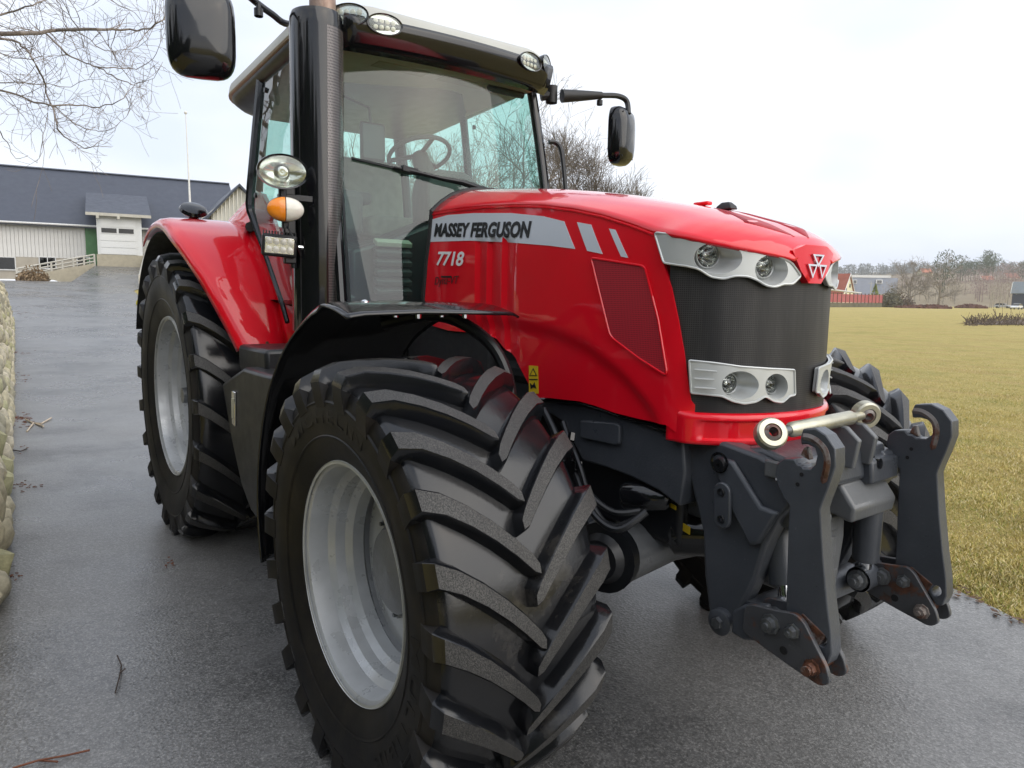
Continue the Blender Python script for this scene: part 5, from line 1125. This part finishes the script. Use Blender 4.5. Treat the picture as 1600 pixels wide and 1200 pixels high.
# lower arms: two cheek plates each with pins, folded hook plates between them
arm = [(.832, .60), (.838, .668), (.86, .682), (.945, .694), (1.0, .706), (1.025, .692), (1.10, .590), (1.112, .552), (1.085, .532), (1.00, .548), (.90, .570), (.84, .588)]
for sg in (-1, 1):
    root = None
    for yy in (.365, .280):
        o = MB().prism([Vector((x, sg * yy, z)) for x, z in round_poly(arm, .018)], (0, -sg * .016, 0)).build('linkage_arm', M['cast_rust'], tractor if root is None else root, .003)
        root = root or o
    mb = MB(); mb.prism([Vector((x, sg * .352, z)) for x, z in ((.785, .56), (.785, .63), (.82, .660), (.88, .675), (.90, .58), (.83, .555))], (0, -sg * .06, 0)); mb.build('arm_web', M['cast_grey'], root, .008)
    for (x, z, r) in ((.927, .649, .024), (.997, .655, .018), (1.060, .575, .02)):
        if sg == -1: yy = -.366
        else: yy = .263
        MB().lathe([(0, r * 1.25), (.006, r * 1.25), (.007, r * .9), (.024, r * .85), (.025, r * .4), (.032, r * .4), (.032, .0005)], (x, yy, z), (0, -1, 0), 8 if r > .019 else 6).build('bolt', M['bolt_steel'] if r != .02 else M['worn_steel'], root, smooth=0)
    for yy in (-.3665, .2635): 
        if (yy < 0) == (sg < 0): MB().lathe([(0, .012), (.0012, .0115), (.0012, .0005)], (.972, yy, .588), (0, -1, 0), 16).build('pin_hole', M['black_matte'], root)
    # hook plate
    hk = [(.966, 1.212), (.975, 1.236), (1.03, 1.244), (1.07, 1.230), (1.098, 1.197), (1.102, 1.150), (1.088, 1.095), (1.074, 1.050), (1.068, 1.025), (1.085, .90), (1.105, .78), (1.122, .697), (1.128, .640), (1.118, .605), (1.100, .600), (1.085, .62), (1.060, .655), (.955, .668), (.950, .80), (.945, .93), (.943, 1.016), (.925, 1.03), (.905, 1.06), (.893, 1.094), (.897, 1.125), (.916, 1.142), (.950, 1.148), (.962, 1.135), (.978, 1.135), (.990, 1.128), (1.022, 1.130), (1.042, 1.146), (1.048, 1.170), (1.036, 1.190), (1.0, 1.196), (.972, 1.192)]
    hk = [(x - (.033 if sg < 0 else .010) * min(1, max(0, (x - .96) / .09)), z - (.02 if sg < 0 else 0)) for x, z in hk]
    hole = [((1.066 if sg < 0 else 1.088) + .014 * cos(2 * pi * k / 14), .648 + .017 * sin(2 * pi * k / 14)) for k in range(14)]
    hkp = patch(hk, lambda u, v, off, sg=sg: Vector((u, sg * .312 - off, v)), .06, .052, [hole], off=.026).build('hook_plate', M['cast_grey'], tractor, .005, smooth=25)
    # thick worn hook lip on top and rusty foot
    lipc = [(x - .02 * min(1, max(0, (x - .96) / .09)), z - (.02 if sg < 0 else 0)) for x, z in [(.972, 1.214), (1.0, 1.216), (1.03, 1.208), (1.056, 1.19), (1.066, 1.16), (1.062, 1.12), (1.05, 1.08)]]
    MB().tube([Vector((x, sg * .312, z)) for x, z in smooth_poly(lipc, 4, False)], [.014] + [.018] * 21 + [.015, .012, .006], 12, flat=1.75).build('hook_lip', M['hook_steel'], hkp)
    MB().box((1.03, sg * .312, .665), (.085, .055, .05), Matrix.Rotation(radians(28), 3, 'Y')).build('rust_patch', M['worn_steel'], hkp, .006)
    for x, z in ((.975, 1.09), (.965, 1.06)): MB().lathe([(0, .006), (.001, .006), (.001, .0005)], (x, sg * .312 - .0262, z), (0, -1, 0), 10).build('pin_hole', M['black_matte'], hkp)
    MB().loft([[Vector((.958, sg * .312 + k * .013, 1.14)), Vector((.985, sg * .312 + k * .013, 1.13)), Vector((.976, sg * .312 + k * .009, 1.165)), Vector((.966, sg * .312 + k * .009, 1.163))] for k in (-1, 1)]).build('hook_latch', M['worn_steel'], hkp, .003)
    MB().tube([Vector((.895, sg * .33, 1.06)), Vector((.905, sg * .30, 1.045)), Vector((.915, sg * .29, 1.055))], .006, 8).build('latch_ring', M['chrome'], hkp)
    # pin through the arm tip
    MB().tube([Vector((1.06, sg * .40, .575)), Vector((1.06, sg * .24, .575))], .014, 12).build('arm_pin', M['worn_steel'], root)
mb = MB(); q = at(1346, 722, y=.16); mb.lathe([(-.10, .02), (-.06, .032), (.02, .034), (.035, .028), (.04, .018), (.06, .017), (.062, .001)], q, (1, .1, .1), 20); mb.build('hydraulic_coupler', M['black_gloss'], tractor)
# round tube joining the arms
MB().tube([(.80, -.29, .60), (.80, .29, .60)], .050, 20).build('torsion_tube', M['cast_grey'], tractor)
# top link resting across the beam in its fork
p0, p1 = at(1204, 678, x=.87), at(1352, 648, x=.87)
tl = MB(); d = (p1 - p0); tl.tube([p0 + d * .17, p0 + d * .2, p0 + d * .82, p0 + d * .85], [.015, .023, .023, .017], 20); tlo = tl.build('top_link', M['zinc'], tractor)
MB().tube([p0 + d * .08, p0 + d * .22], .0135, 14).build('thread', M['bolt_steel'], tlo)
MB().tube([p0 + d * .80, p0 + d * .95], .015, 14).build('thread', M['zinc'], tlo)
for c, n in ((p0, Vector((.75, -.5, .45))), (p1, Vector((.8, -.45, -.15)))):
    MB().lathe([(-.02, .026), (-.02, .040), (-.014, .045), (.014, .045), (.02, .040), (.02, .026), (-.02, .026)], c, n, 28).build('link_eye', M['zinc'], tlo)
    MB().lathe([(-.024, .014), (-.018, .024), (0, .027), (.018, .024), (.024, .014), (-.024, .014)], c, n, 24).build('link_ball', M['worn_steel'], tlo)
for dy in (-.05, .05):
    MB().prism([Vector((x, .06 + dy, z)) for x, z in ((.80, 1.05), (.80, 1.15), (.83, 1.178), (.90, 1.178), (.945, 1.14), (.93, 1.05))], (0, .022, 0)).build('link_fork', M['cast_pale'], cb, .005)
# yellow safety labels on the red side
def label(px0, py0, px1, py1):
    pl = patch(px_poly([(px0, py0), (px1, py0 + 1), (px1 + 1, py1 + 1), (px0, py1)]), near, .03, .001, off=.002).build('safety_label', M['warn_yellow'], hood); return pl
l1 = label(827, 571, 841, 614)
patch(px_poly([(834, 575), (840, 587), (828, 587)]), near, .03, .0008, off=.0035).build('label_print', M['black_letter'], l1)
patch(px_poly([(834, 578), (838, 586), (830, 586)]), near, .03, .0008, off=.0045).build('label_print', M['warn_yellow'], l1)
patch(px_poly([(829, 598), (833, 602), (836, 597), (839, 607), (834, 605), (830, 608)]), near, .03, .0008, off=.0035).build('label_print', M['black_letter'], l1)
patch(px_poly([(828, 592), (841, 592), (841, 593.5), (828, 593.5)]), near, .03, .0008, off=.0035).build('label_print', M['black_letter'], l1)
# steps / tank box between the wheels
for sg in (-1, 1):
    mb = MB(); P = [(-1.90, 1.08), (-1.50, 1.20), (-1.0, 1.20), (-1.0, .42), (-1.45, .50), (-1.60, .60), (-1.75, .80)]
    tk = mb.prism([Vector((x, sg * 1.12, z)) for x, z in P], (0, -sg * .70, 0)).build('tank_box', M['black_satin'], tractor, .02, seg=3)
    MB().box((-1.60, sg * .80, 1.22), (.45, .5, .14)).build('battery_cover', M['black_satin'], tk, .02)
    if sg == -1:
        a = at(366, 638, y=-1.126); MB().box(a, (.05, .012, .175), Matrix.Rotation(radians(4), 3, 'Y')).build('marker_bracket', M['chrome'], tk, .003)
        MB().box(a + Vector((0, -.009, 0)), (.018, .006, .10), Matrix.Rotation(radians(4), 3, 'Y')).build('marker_lens', M['cream_trim'], tk)
    for k in range(3 if sg == 1 else 0): MB().box((-1.45, sg * 1.19, .48 + .26 * k), (.40, .16, .03)).build('step', M['black_plastic'], tk, .006)
# ------------------------------------------------------------------ cab
def xa(z): return lerp(-1.30, -1.55, (z - 1.5) / 1.35) - .03 * ((z - 2.2) / .65) ** 2 * (1 if z > 2.2 else .2)   # corner posts lean back
def wsc(t, z, off=0.0): return Vector((xa(z) + .16 * (1 - t * t) + off, t * (.655 - .02 * (z - 2.2)), z))     # curved windscreen
cab = MB().box((-2.25, 0, 1.50), (1.7, 1.3, .12)).build('cab_floor', M['black_satin'], tractor, .02)
# windscreen glass
N = 20; zs = [1.42 + (2.86 - 1.42) * k / 12 for k in range(13)]
ws = MB().loft([[wsc(-1 + 2 * j / N, z) for j in range(N + 1)] for z in zs], closed=False).build('windscreen', M['cab_glass'], tractor, smooth=80)
MB().tube([wsc(-1 + 2 * j / N, 1.42, .004) for j in range(N + 1)], .012, 8).build('screen_seal', M['seal'], ws)
MB().tube([wsc(-1 + 2 * j / N, 2.835, .006) for j in range(N + 1)], .02, 8).build('screen_seal', M['seal'], ws)
zs = [1.40 + (2.88 - 1.40) * k / 10 for k in range(11)]
for sg in (-1, 1):
    MB().tube([wsc(sg, z, -.012) + Vector((0, sg * .018, 0)) for z in zs], .030, 10).build('front_post', M['black_gloss'], cab)
    MB().tube([wsc(sg * .985, z, .012) for z in zs], .007, 6).build('post_trim', M['black_satin'], cab)
# side windows lean in towards the roof
def sidey(z): return lerp(.775, .79, (z - 1.45) / .65) if z < 2.1 else lerp(.79, .70, (z - 2.1) / .75)
for sg in (-1, 1):
    def sd(x, z): 
        f = min(1, max(0, (x + 1.75) / .35)); return Vector((x, sg * lerp(sidey(z), .672 - .02 * (z - 2.2), f ** 1.6), z))
    # door glass from the front post to the middle post
    g = MB().loft([[sd(lerp(xa(z) - .03, lerp(-1.86, -2.42, min(1, max(0, (z - 1.42) / .62))), k / 8), z) for k in range(9)] for z in [1.50 + 1.34 * i / 10 for i in range(11)]], closed=False).build('door_glass', M['cab_glass'], cab, smooth=80)
    mid = [sd(lerp(-1.86, -2.42, min(1, max(0, (z - 1.42) / .62))), z) for z in [1.40, 1.5, 1.6, 1.7, 1.8, 1.9, 1.98, 2.03, 2.08, 2.2, 2.4, 2.6, 2.88]]
    MB().tube(mid, [.014] * 5 + [.018, .022, .026] + [.028] * 5, 8).build('middle_post', M['black_gloss'], cab)
    # rear quarter glass, rear post
    MB().loft([[Vector((lerp(-2.44, -3.0, k / 4), sg * lerp(sidey(z), sidey(z) - .19, k / 4), z)) for k in range(5)] for z in [1.95 + .9 * i / 6 for i in range(7)]], closed=False).build('quarter_glass', M['cab_glass'], cab, smooth=80)
    MB().tube([Vector((-3.02, sg * (sidey(z) - .20), z)) for z in (1.6, 2.0, 2.4, 2.88)], .045, 10).build('rear_post', M['black_satin'], cab)
    MB().tube([Vector((-2.44, sg * sidey(1.95), 1.95)), Vector((-3.0, sg * (sidey(1.95) - .19), 1.97))], .03, 8).build('quarter_rail', M['black_satin'], cab)
    # lower side sheet between bonnet and mudguard
    MB().prism([Vector((-1.30, sg * .64, 1.40)), Vector((-1.30, sg * .64, 1.52)), Vector((-2.10, sg * .80, 1.52)), Vector((-2.60, sg * .74, 2.0)), Vector((-2.9, sg * .72, 2.0)), Vector((-2.9, sg * .72, 1.40))], (0, -sg * .02, 0)).build('side_sheet', M['black_satin'], cab)
    for zz in (2.72, 2.12): MB().lathe([(0, .016), (.012, .014), (.012, .0005)], sd(-2.30, zz), (0, sg, 0), 12).build('glass_knob', M['black_satin'], cab)
# rear window and frame
MB().loft([[Vector((-3.06, y, z)) for y in (-.50, 0, .50)] for z in (2.0, 2.4, 2.85)], closed=False).build('rear_glass', M['cab_glass'], cab)
MB().tube([(-3.05, -.55, 1.98), (-3.05, .55, 1.98)], .035, 8).build('rear_rail', M['black_satin'], cab)
MB().box((-3.04, 0, 1.72), (.04, 1.08, .5)).build('rear_panel', M['interior_grey'], cab, .01)
# roof: dark under-tray with front visor, pale cap
def rrect(x0, x1, hw, r, z, n=7, bow=0.0):
    out = []
    for cx, cy, a0 in ((x1 - r, hw - r, 0), (x0 + r, hw - r, 90), (x0 + r, -hw + r, 180), (x1 - r, -hw + r, 270)):
        for k in range(n + 1):
            a = radians(a0 + 90 * k / n); out.append(Vector((cx + r * cos(a), cy + r * sin(a), z)))
    return out
def tilt(S): 
    return [Vector((q.x + (.10 * (1 - (q.y / .75) ** 2) if q.x > -1.7 else 0), q.y, q.z - .045 * max(0, (-1.6 - q.x) / 1.4) ** 1.5 - (.05 * max(0, (-2.6 - q.x) / .5)))) for q in S]
und = MB().loft([tilt(rrect(-3.0, -1.50, .66, .20, 2.80)), tilt(rrect(-3.06, -1.42, .72, .24, 2.825)), tilt(rrect(-3.10, -1.40, .745, .25, 2.86)), tilt(rrect(-3.10, -1.40, .745, .25, 2.875))]).build('roof_tray', M['black_satin'], tractor, smooth=40)
cap = MB().loft([tilt(rrect(-3.12, -1.405, .755, .26, 2.876)), tilt(rrect(-3.13, -1.39, .762, .26, 2.885)), tilt(rrect(-3.12, -1.41, .755, .26, 2.935)), tilt(rrect(-3.09, -1.44, .73, .25, 2.962)), tilt(rrect(-2.95, -1.55, .62, .24, 2.985)), tilt(rrect(-2.6, -1.8, .35, .2, 2.995))]).build('roof_cap', M['roof_cap'], tractor, smooth=45)
# visor band under the cap at the front, with recess for the lamps
vs = MB().loft([[Vector((-1.335 + .075 * (1 - (y / .7) ** 2) - dx, y, z)) for y in [-.64 + 1.28 * k / 20 for k in range(21)]] for dx, z in ((.05, 2.885), (.045, 2.87), (.055, 2.84), (.075, 2.79), (.12, 2.758))], closed=False).build('roof_visor', M['black_gloss'], tractor, smooth=40)
m_ = vs.modifiers.new('s', 'SOLIDIFY'); m_.thickness = .02; m_.offset = -1
MB().loft([[Vector((-1.40 + .075 * (1 - (y / .7) ** 2) - dx, y, z)) for y in [-.62 + 1.24 * k / 12 for k in range(13)]] for dx, z in ((0, 2.775), (.5, 2.78), (1.55, 2.745))], closed=False).build('headliner', M['headliner'], cab)
for sg in (-1, 1):
    MB().box((-1.62, sg * .2, 2.79), (.12, .32, .03)).build('sun_blind', M['cream_trim'], cab, .008)
# roof work lamps: oval LED
def oval_lamp(c, n, ru, rv, name, parent, body='black_satin', lens='lamp_white', leds=8, depth=.07):
    n = Vector(n).normalized(); u = Vector((0, 0, 1)).cross(n).normalized(); w = n.cross(u); c = Vector(c); K = 32
    ring = lambda d, s: [c + n * d + u * (ru * s * cos(2 * pi * k / K)) + w * (rv * s * sin(2 * pi * k / K)) for k in range(K)]
    o = MB().loft([ring(-depth, .02), ring(-depth, .35), ring(-depth * .8, .75), ring(-depth * .3, 1.02), ring(0.0, 1.12), ring(.008, 1.10), ring(.006, 1.0), ring(-.012, .97)], cap=bool(leds)).build(name, M[body], parent, smooth=50)
    MB().loft([ring(-.008, .98), ring(-.009, .5), ring(-.01, .02)] if leds else [ring(.0, .99), ring(-.016, .86), ring(-.034, .6), ring(-.046, .3), ring(-.05, .02)], cap=bool(leds)).build('reflector', M['reflector'], o, smooth=50)
    for i in range(leds):
        col, row = i % 4, i // 4; q = c + u * ru * (-.54 + .36 * col) + w * rv * (.30 - .60 * row) + n * -.008
        MB().lathe([(0, rv * .30), (.006, rv * .26), (.008, rv * .12), (.0085, .0005)], q, n, 12).build('led_cup', M[lens], o)
    MB().loft([ring(.004, .99), ring(.010, .75), ring(.014, .4), ring(.015, .03)], cap=True).build('lens', M['lens_glass'], o, smooth=60)
    return o
for sg in (-1, 1):
    a = Vector((-1.315, sg * .449, 2.868)); b = Vector((-1.372, sg * .608, 2.893))
    oval_lamp(a, (1, sg * .18, -.05), .082, .045, 'roof_lamp', tractor, 'black_gloss'); oval_lamp(b, (1, sg * .75, -.03), .085, .048, 'roof_lamp', tractor, 'black_gloss')
    MB().tube([a + Vector((-.06, 0, -.01)), b + Vector((-.07, 0, -.01)), b + Vector((-.18, sg * .03, 0))], [.05, .055, .05], 12, flat=1.0).build('lamp_housing', M['black_gloss'], tractor)
# mirrors
def mirror(sg, c, w, h, yaw, arm):
    n = Matrix.Rotation(radians(yaw), 3, 'Z') @ Vector((1, 0, 0)); u = n.cross(Vector((0, 0, 1))).normalized(); z = Vector((0, 0, 1)); c = Vector(c)
    def ring(d, s, e=4.0):
        out = []
        for k in range(32):
            t = 2 * pi * k / 32; cu, su = cos(t), sin(t)
            out.append(c + n * d + u * (w / 2 * s * math.copysign(abs(cu) ** (2 / e), cu)) + z * (h / 2 * s * math.copysign(abs(su) ** (2 / e), su)))
        return out
    o = MB().loft([ring(-.055, .93), ring(-.05, .985), ring(-.03, 1.0), ring(.0, .99), ring(.02, .93), ring(.026, .90), ring(.045, .80), ring(.058, .55), ring(.064, .2)], cap=True).build('wing_mirror', M['black_gloss'] , tractor, smooth=40)
    MB().loft([ring(-.0565, .88), ring(-.057, .3)], cap=True).build('mirror_glass', M['mirror_face'], o)
    for k in (-1, 1):
        for j in (-1, 1): MB().lathe([(0, .006), (.003, .005), (.003, .0005)], c + n * .034 + u * w * .36 * k + z * h * .37 * j, n, 8).build('screw', M['black_matte'], o)
    MB().tube(smooth_poly(arm, 5, False), .017, 10).build('mirror_arm', M['black_satin'], o)
    return o
mc = at(314, 49, y=-1.28); mn = mirror(-1, mc, .285, .385, -14, [(-1.40, -.70, 2.86), at(452, 38, y=-.74), at(425, 22, y=-.82), at(398, 2, y=-.93), at(360, -30, y=-1.08), mc + Vector((-.03, .02, .24)), mc + Vector((-.03, 0, .12))])
q = at(404, 19, y=-.92); MB().lathe([(-.022, .019), (-.02, .022), (.016, .022), (.02, .012), (.04, .010)], q, (0, 0, 1), 14).build('arm_knob', M['black_satin'], mn)
mf_c = at(973, 213, y=1.25); h0 = at(862, 148, y=.76); h1 = at(878, 150, y=.80); h2 = at(940, 149, y=1.05)
mf = mirror(1, mf_c, .235, .36, 22, [h2 + Vector((-.01, -.05, 0)), h2, at(965, 150, y=1.18), at(979, 158, y=1.25), at(982, 178, y=1.25)])
MB().tube([h1, h1.lerp(h2, .5), h2], [.040, .032, .022], 12).build('mirror_arm_sleeve', M['black_plastic'], mf)
MB().lathe([(-.05, .035), (.05, .035)], h0, (0, 0, 1), 14).build('mirror_hinge', M['black_plastic'], mf)
MB().tube([h0, at(845, 150, y=.70)], .03, 10).build('mirror_bracket', M['black_plastic'], mf)
q = at(937, 160, y=1.05); MB().lathe([(-.018, .016), (-.016, .019), (.012, .019), (.016, .01), (.03, .009)], q, (0, 0, 1), 12).build('arm_knob', M['black_satin'], mf)
# far hand rail
MB().tube(smooth_poly([at(858, 222, y=.72), at(868, 223, y=.76), at(876, 232, y=.78), at(880, 255, y=.78), at(884, 300, y=.78), at(886, 330, y=.78), at(886, 420, y=.78)], 4, False), .014, 8).build('hand_rail', M['black_satin'], cab)
# wiper
wp = [wsc(lerp(-.80, -.05, k / 8), lerp(2.300, 2.135, k / 8), .016) for k in range(9)]
a0 = ws
def scr_hit(px, py, off):
    x = -1.25
    for _ in range(60):
        q = at(px, py, x=x); t = max(-1, min(1, q.y / .655)); x = lerp(x, wsc(t, q.z, off).x, .5)
    return q
W0, W1, W2, W3 = scr_hit(549, 247, .016), scr_hit(640, 267, .02), scr_hit(690, 278, .03), scr_hit(722, 287, .03)
wpo = MB().tube([scr_hit(lerp(549, 724, k / 10), lerp(247, 288, k / 10) , .014) for k in range(11)], .007, 6).build('wiper_blade', M['black_satin'], ws)
MB().tube([scr_hit(615, 261, .026), scr_hit(650, 269, .03), scr_hit(690, 279, .034), scr_hit(722, 285, .04), Vector((-1.12, .05, 2.10))], [.007, .010, .012, .016, .016], 8).build('wiper_arm', M['black_satin'], ws)
MB().box(scr_hit(640, 266, .02), (.03, .09, .03), Matrix.Rotation(radians(-8), 3, 'X')).build('wiper_joint', M['black_plastic'], ws, .004)
# inside: wheel, column, dash, seat, arm rest, pillar screen
sw = Vector((-1.86, .045, 2.385)); nrm = Vector((-.42, 0, .9)).normalized(); u = Vector((0, 1, 0)); w = nrm.cross(u)
stw = MB().tube([sw + (u * cos(2 * pi * k / 32) + w * sin(2 * pi * k / 32)) * .185 for k in range(33)], .013, 8, cap=False).build('steering_wheel', M['interior_grey'], cab)
for a in (30, 150, 270): MB().tube([sw, sw + (u * cos(radians(a)) + w * sin(radians(a))) * .18], .014, 6).build('wheel_spoke', M['black_satin'], stw)
MB().tube([sw, (-1.62, .045, 2.0), (-1.58, .045, 1.55)], [.05, .08, .10], 12).build('steering_column', M['interior_grey'], cab)
MB().loft([[Vector((-1.40 - .12 * k + .0, .0 + y * (1 - .1 * k), z)) for y, z in ((-.16, 1.95), (-.165, 2.12), (-.14, 2.20), (-.08, 2.235), (.08, 2.235), (.16, 2.20), (.19, 2.12), (.19, 1.95))] for k in (0, 1, 2)]).build('dashboard', M['interior_grey'], cab, .02, seg=3)
MB().loft([[Vector((x, y, z)) for y, z in ((-.60, 1.43), (-.60, 1.78 + dz), (-.40, 1.84 + dz), (-.1, 1.96 + dz), (.25, 2.0 + dz), (.60, 1.80 + dz), (.60, 1.43))] for x, dz in ((-1.40, 0), (-1.60, .02))]).build('bulkhead', M['black_satin'], cab, .02)
seat = MB().loft([[Vector((x, .06 + y, z)) for y, z in ((-.25, 1.90), (-.27, 2.0), (-.2, 2.04), (.2, 2.04), (.27, 2.0), (.25, 1.90))] for x in (-2.05, -2.15, -2.5, -2.6)]).build('seat', M['seat_cloth'], cab, .03, seg=3)
MB().loft([[Vector((-2.55 - (z - 2.0) * .15 - d, .06 + y * (1 - .35 * sstep((z - 2.4) / .3)), z)) for y, d in ((-.25, -.02), (-.2, -.06), (.2, -.06), (.25, -.02), (.22, .08), (-.22, .08))] for z in (1.98, 2.15, 2.3, 2.40, 2.46)]).build('backrest', M['seat_cloth'], seat, .03, seg=3)
MB().box((-2.2, -.28, 2.12), (.5, .13, .07)).build('arm_rest', M['interior_grey'], seat, .02)
MB().box((-2.0, -.48, 2.0), (.6, .2, .25)).build('side_console', M['interior_grey'], cab, .04)
mb = MB(); c = at(582, 222, x=-1.75); mb.box(c, (.03, .15, .21)); mb.build('monitor', M['black_satin'], cab, .02); MB().tube([c, c + Vector((0, -.02, .18)), c + Vector((0, -.18, .22))], .008, 6).build('monitor_arm', M['black_satin'], cab)
MB().loft([[Vector((-1.52 + a, y, 2.72 + dz)) for a, dz in ((0, 0), (.02, .03), (.0, .05), (-.02, .03))] for y in (.30, .34, .52, .56)]).build('inside_mirror', M['black_satin'], cab, .01)
# vent slats low behind the screen
for k in range(6):
    c = at(614, 380 + 15 * k, x=-1.36); MB().box(c, (.05, .20, .026), Matrix.Rotation(radians(25), 3, 'Y')).build('vent_slat', M['cream_trim'] if k < 1 else M['interior_grey'], cab, .004)
for k in range(3): MB().tube([(-2.02, -.40 - .05 * k, 2.12), (-1.97, -.40 - .05 * k, 2.24 + .03 * k)], [.008, .014], 8).build('lever', M['black_satin'], cab)
# exhaust stack with perforated guard
eb, et = at(497, 470, y=-.745), at(494, 24, y=-.745); eb = eb + Vector((0, 0, -.15))
axd = (et - eb)
L = axd.length
def exsec(f, s=1.0): 
    c = eb + axd * f; return [c + Vector((.135 * s * cos(2 * pi * k / 40), .125 * s * sin(2 * pi * k / 40), 0)) for k in range(40)]
MID = eb + axd * .5
angs = [2 * pi * (k + .5) / 40 for k in range(40)]
mb = MB(); mb.loft([exsec(0), exsec(.3), exsec(.6), exsec(.95), exsec(.985, .985), exsec(1, .93)], cap=True)
for i, fc in enumerate(mb.f):
    if len(fc) == 4 and i // 40 in (0, 1, 2):
        a = (math.degrees(angs[i % 40]) + 180) % 360 - 180
        if 4 < a < 80 or -130 < a < -98: mb.m[i] = 1
ex = mb.build('exhaust_guard', [M['black_gloss'], M['perforated']], tractor, smooth=40, loc=MID)
MB().tube([eb + axd * 1.0 + Vector((.03, .02, -.05)), eb + axd * 1.06 + Vector((.03, .02, 0)), eb + axd * 1.16 + Vector((.03, .02, 0))], .062, 24).build('exhaust_pipe', M['hot_pipe'], ex).matrix_parent_inverse = Matrix.Translation(-MID)
def under(o, par):
    o.parent = par; o.matrix_parent_inverse = Matrix.Translation(-MID)
q = [eb + axd * f + Vector((.135 * cos(radians(-62)), .125 * sin(radians(-62)), 0)) * 1.005 for f in (.01, .97)]
under(MB().tube(q, .003, 6).build('guard_seam', M['black_matte'], None), ex)
# lamps beside the stack on a bracket
lb = MB().tube([(-1.44, -.88, 1.68), (-1.44, -.90, 2.2)], .014, 8).build('lamp_bracket', M['black_satin'], tractor)
c = at(442, 268, y=-.99); wl = oval_lamp(c, Vector(CAM) * .35 + Vector((1.2, -.2, 0)) - c * .35, .102, .070, 'work_lamp', tractor, 'black_gloss', leds=0, depth=.09)
n = (Vector(CAM) * .35 + Vector((1.2, -.2, 0)) - c * .35).normalized()
MB().lathe([(0, .026), (.004, .024), (.006, .016), (.004, .008), (.005, .0005)], c - n * .03, n, 20).build('bulb_shield', M['chrome'], wl)
MB().tube([c - n * .05 + Vector((0, 0, -.06)), c - n * .05 + Vector((0, .0, -.13))], .018, 10).build('lamp_foot', M['black_satin'], wl)
MB().box(c - n * .06 + Vector((.0, .06, -.11)), (.03, .16, .03)).build('lamp_foot', M['black_satin'], wl, .004)
# indicator: amber half and clear half
c = at(446, 327, y=-.985); u = Vector((0, 0, 1)).cross(n).normalized(); w = n.cross(u); K = 32
ring = lambda d, s: [c + n * d + u * (.080 * s * cos(2 * pi * k / K)) + w * (.055 * s * sin(2 * pi * k / K)) for k in range(K)]
ind = MB().loft([ring(-.06, .6), ring(-.03, .95), ring(0, 1.03), ring(.006, 1.0)], cap=True).build('indicator_lamp', M['black_satin'], tractor, smooth=50)
def half(sg, name, mat):
    S = []
    for d, s in ((.006, .98), (.018, .9), (.028, .65), (.033, .3), (.034, .02)):
        S.append([c + n * d + u * (.080 * s * cos(t) * 1 + sg * .002) + w * (.055 * s * sin(t)) for t in [(-pi / 2 if sg > 0 else pi / 2) + pi * k / 16 for k in range(17)]])
    MB().loft(S, closed=False).build(name, M[mat], ind, smooth=60)
half(-1, 'amber_lens', 'lamp_amber'); half(1, 'clear_lens', 'lamp_white')
MB().tube([c - n * .03 + Vector((0, 0, -.05)), c - n * .03 + Vector((0, 0, -.085))], .016, 10).build('lamp_foot', M['black_satin'], ind)
# LED block lamp: finned black housing with eight cups
c = at(437, 384, y=-.96); u2 = (u + Vector((0, 0, -.06))).normalized(); w2 = n.cross(u2)
def bx(dx, dy, dz, sx, sy, sz): 
    P = [c + u2 * (dx + i * sx / 2) + w2 * (dy + j * sy / 2) + n * (dz + k * sz / 2) for k in (-1, 1) for j in (-1, 1) for i in (-1, 1)]
    return P, [(0, 1, 3, 2), (4, 6, 7, 5), (0, 4, 5, 1), (2, 3, 7, 6), (0, 2, 6, 4), (1, 5, 7, 3)]
led = MB().add(*bx(0, 0, -.03, .160, .106, .05)).build('led_lamp', M['black_plastic'], tractor, .012, seg=3)
MB().add(*bx(0, 0, -.0035, .134, .076, .004)).build('reflector', M['reflector'], led, .002)
for i in range(8):
    q = c + u2 * (-.0485 + .0323 * (i % 4)) + w2 * (.0185 - .037 * (i // 4)); MB().lathe([(0, .0155), (.004, .015), (.006, .007), (.0065, .0005)], q, n, 12).build('led_cup', M['lamp_white'], led)
for i in range(12): MB().add(*bx(-.074 + .0133 * i, .058, -.035, .004, .018, .045)).build('cooling_fin', M['black_plastic'], led)
mb = MB(); mb.tube([c + u2 * .088 + n * -.03, c + u2 * .12 + n * -.03], .012, 8); mb.build('lamp_bolt', M['chrome'], led)
MB().tube(smooth_poly([at(446, 350, y=-.975), at(455, 365, y=-.97), at(463, 380, y=-.95), at(470, 400, y=-.90)], 5, False), .003, 6).build('cable', M['black_satin'], led)
MB().box((-1.44, -.90, 1.95), (.03, .06, .50)).build('bracket_plate', M['black_satin'], lb, .006)
# ------------------------------------------------------------------ damp winter air
t = NT('damp_air'); t.t.nodes.remove(t.b); pv = t.n('ShaderNodeVolumePrincipled'); pv.inputs['Color'].default_value = (1.0, 1.0, 1.0, 1); pv.inputs['Density'].default_value = .00028; pv.inputs['Anisotropy'].default_value = .3
t.l(pv.outputs[0], t.out.inputs['Volume'])
hb = MB().box((-450, 500, 23), (1500, 1500, 54)).build('haze', t.mat, smooth=0); hb['kind'] = 'stuff'; hb['label'] = 'thin damp winter haze over the field and hills'; hb['category'] = 'haze'
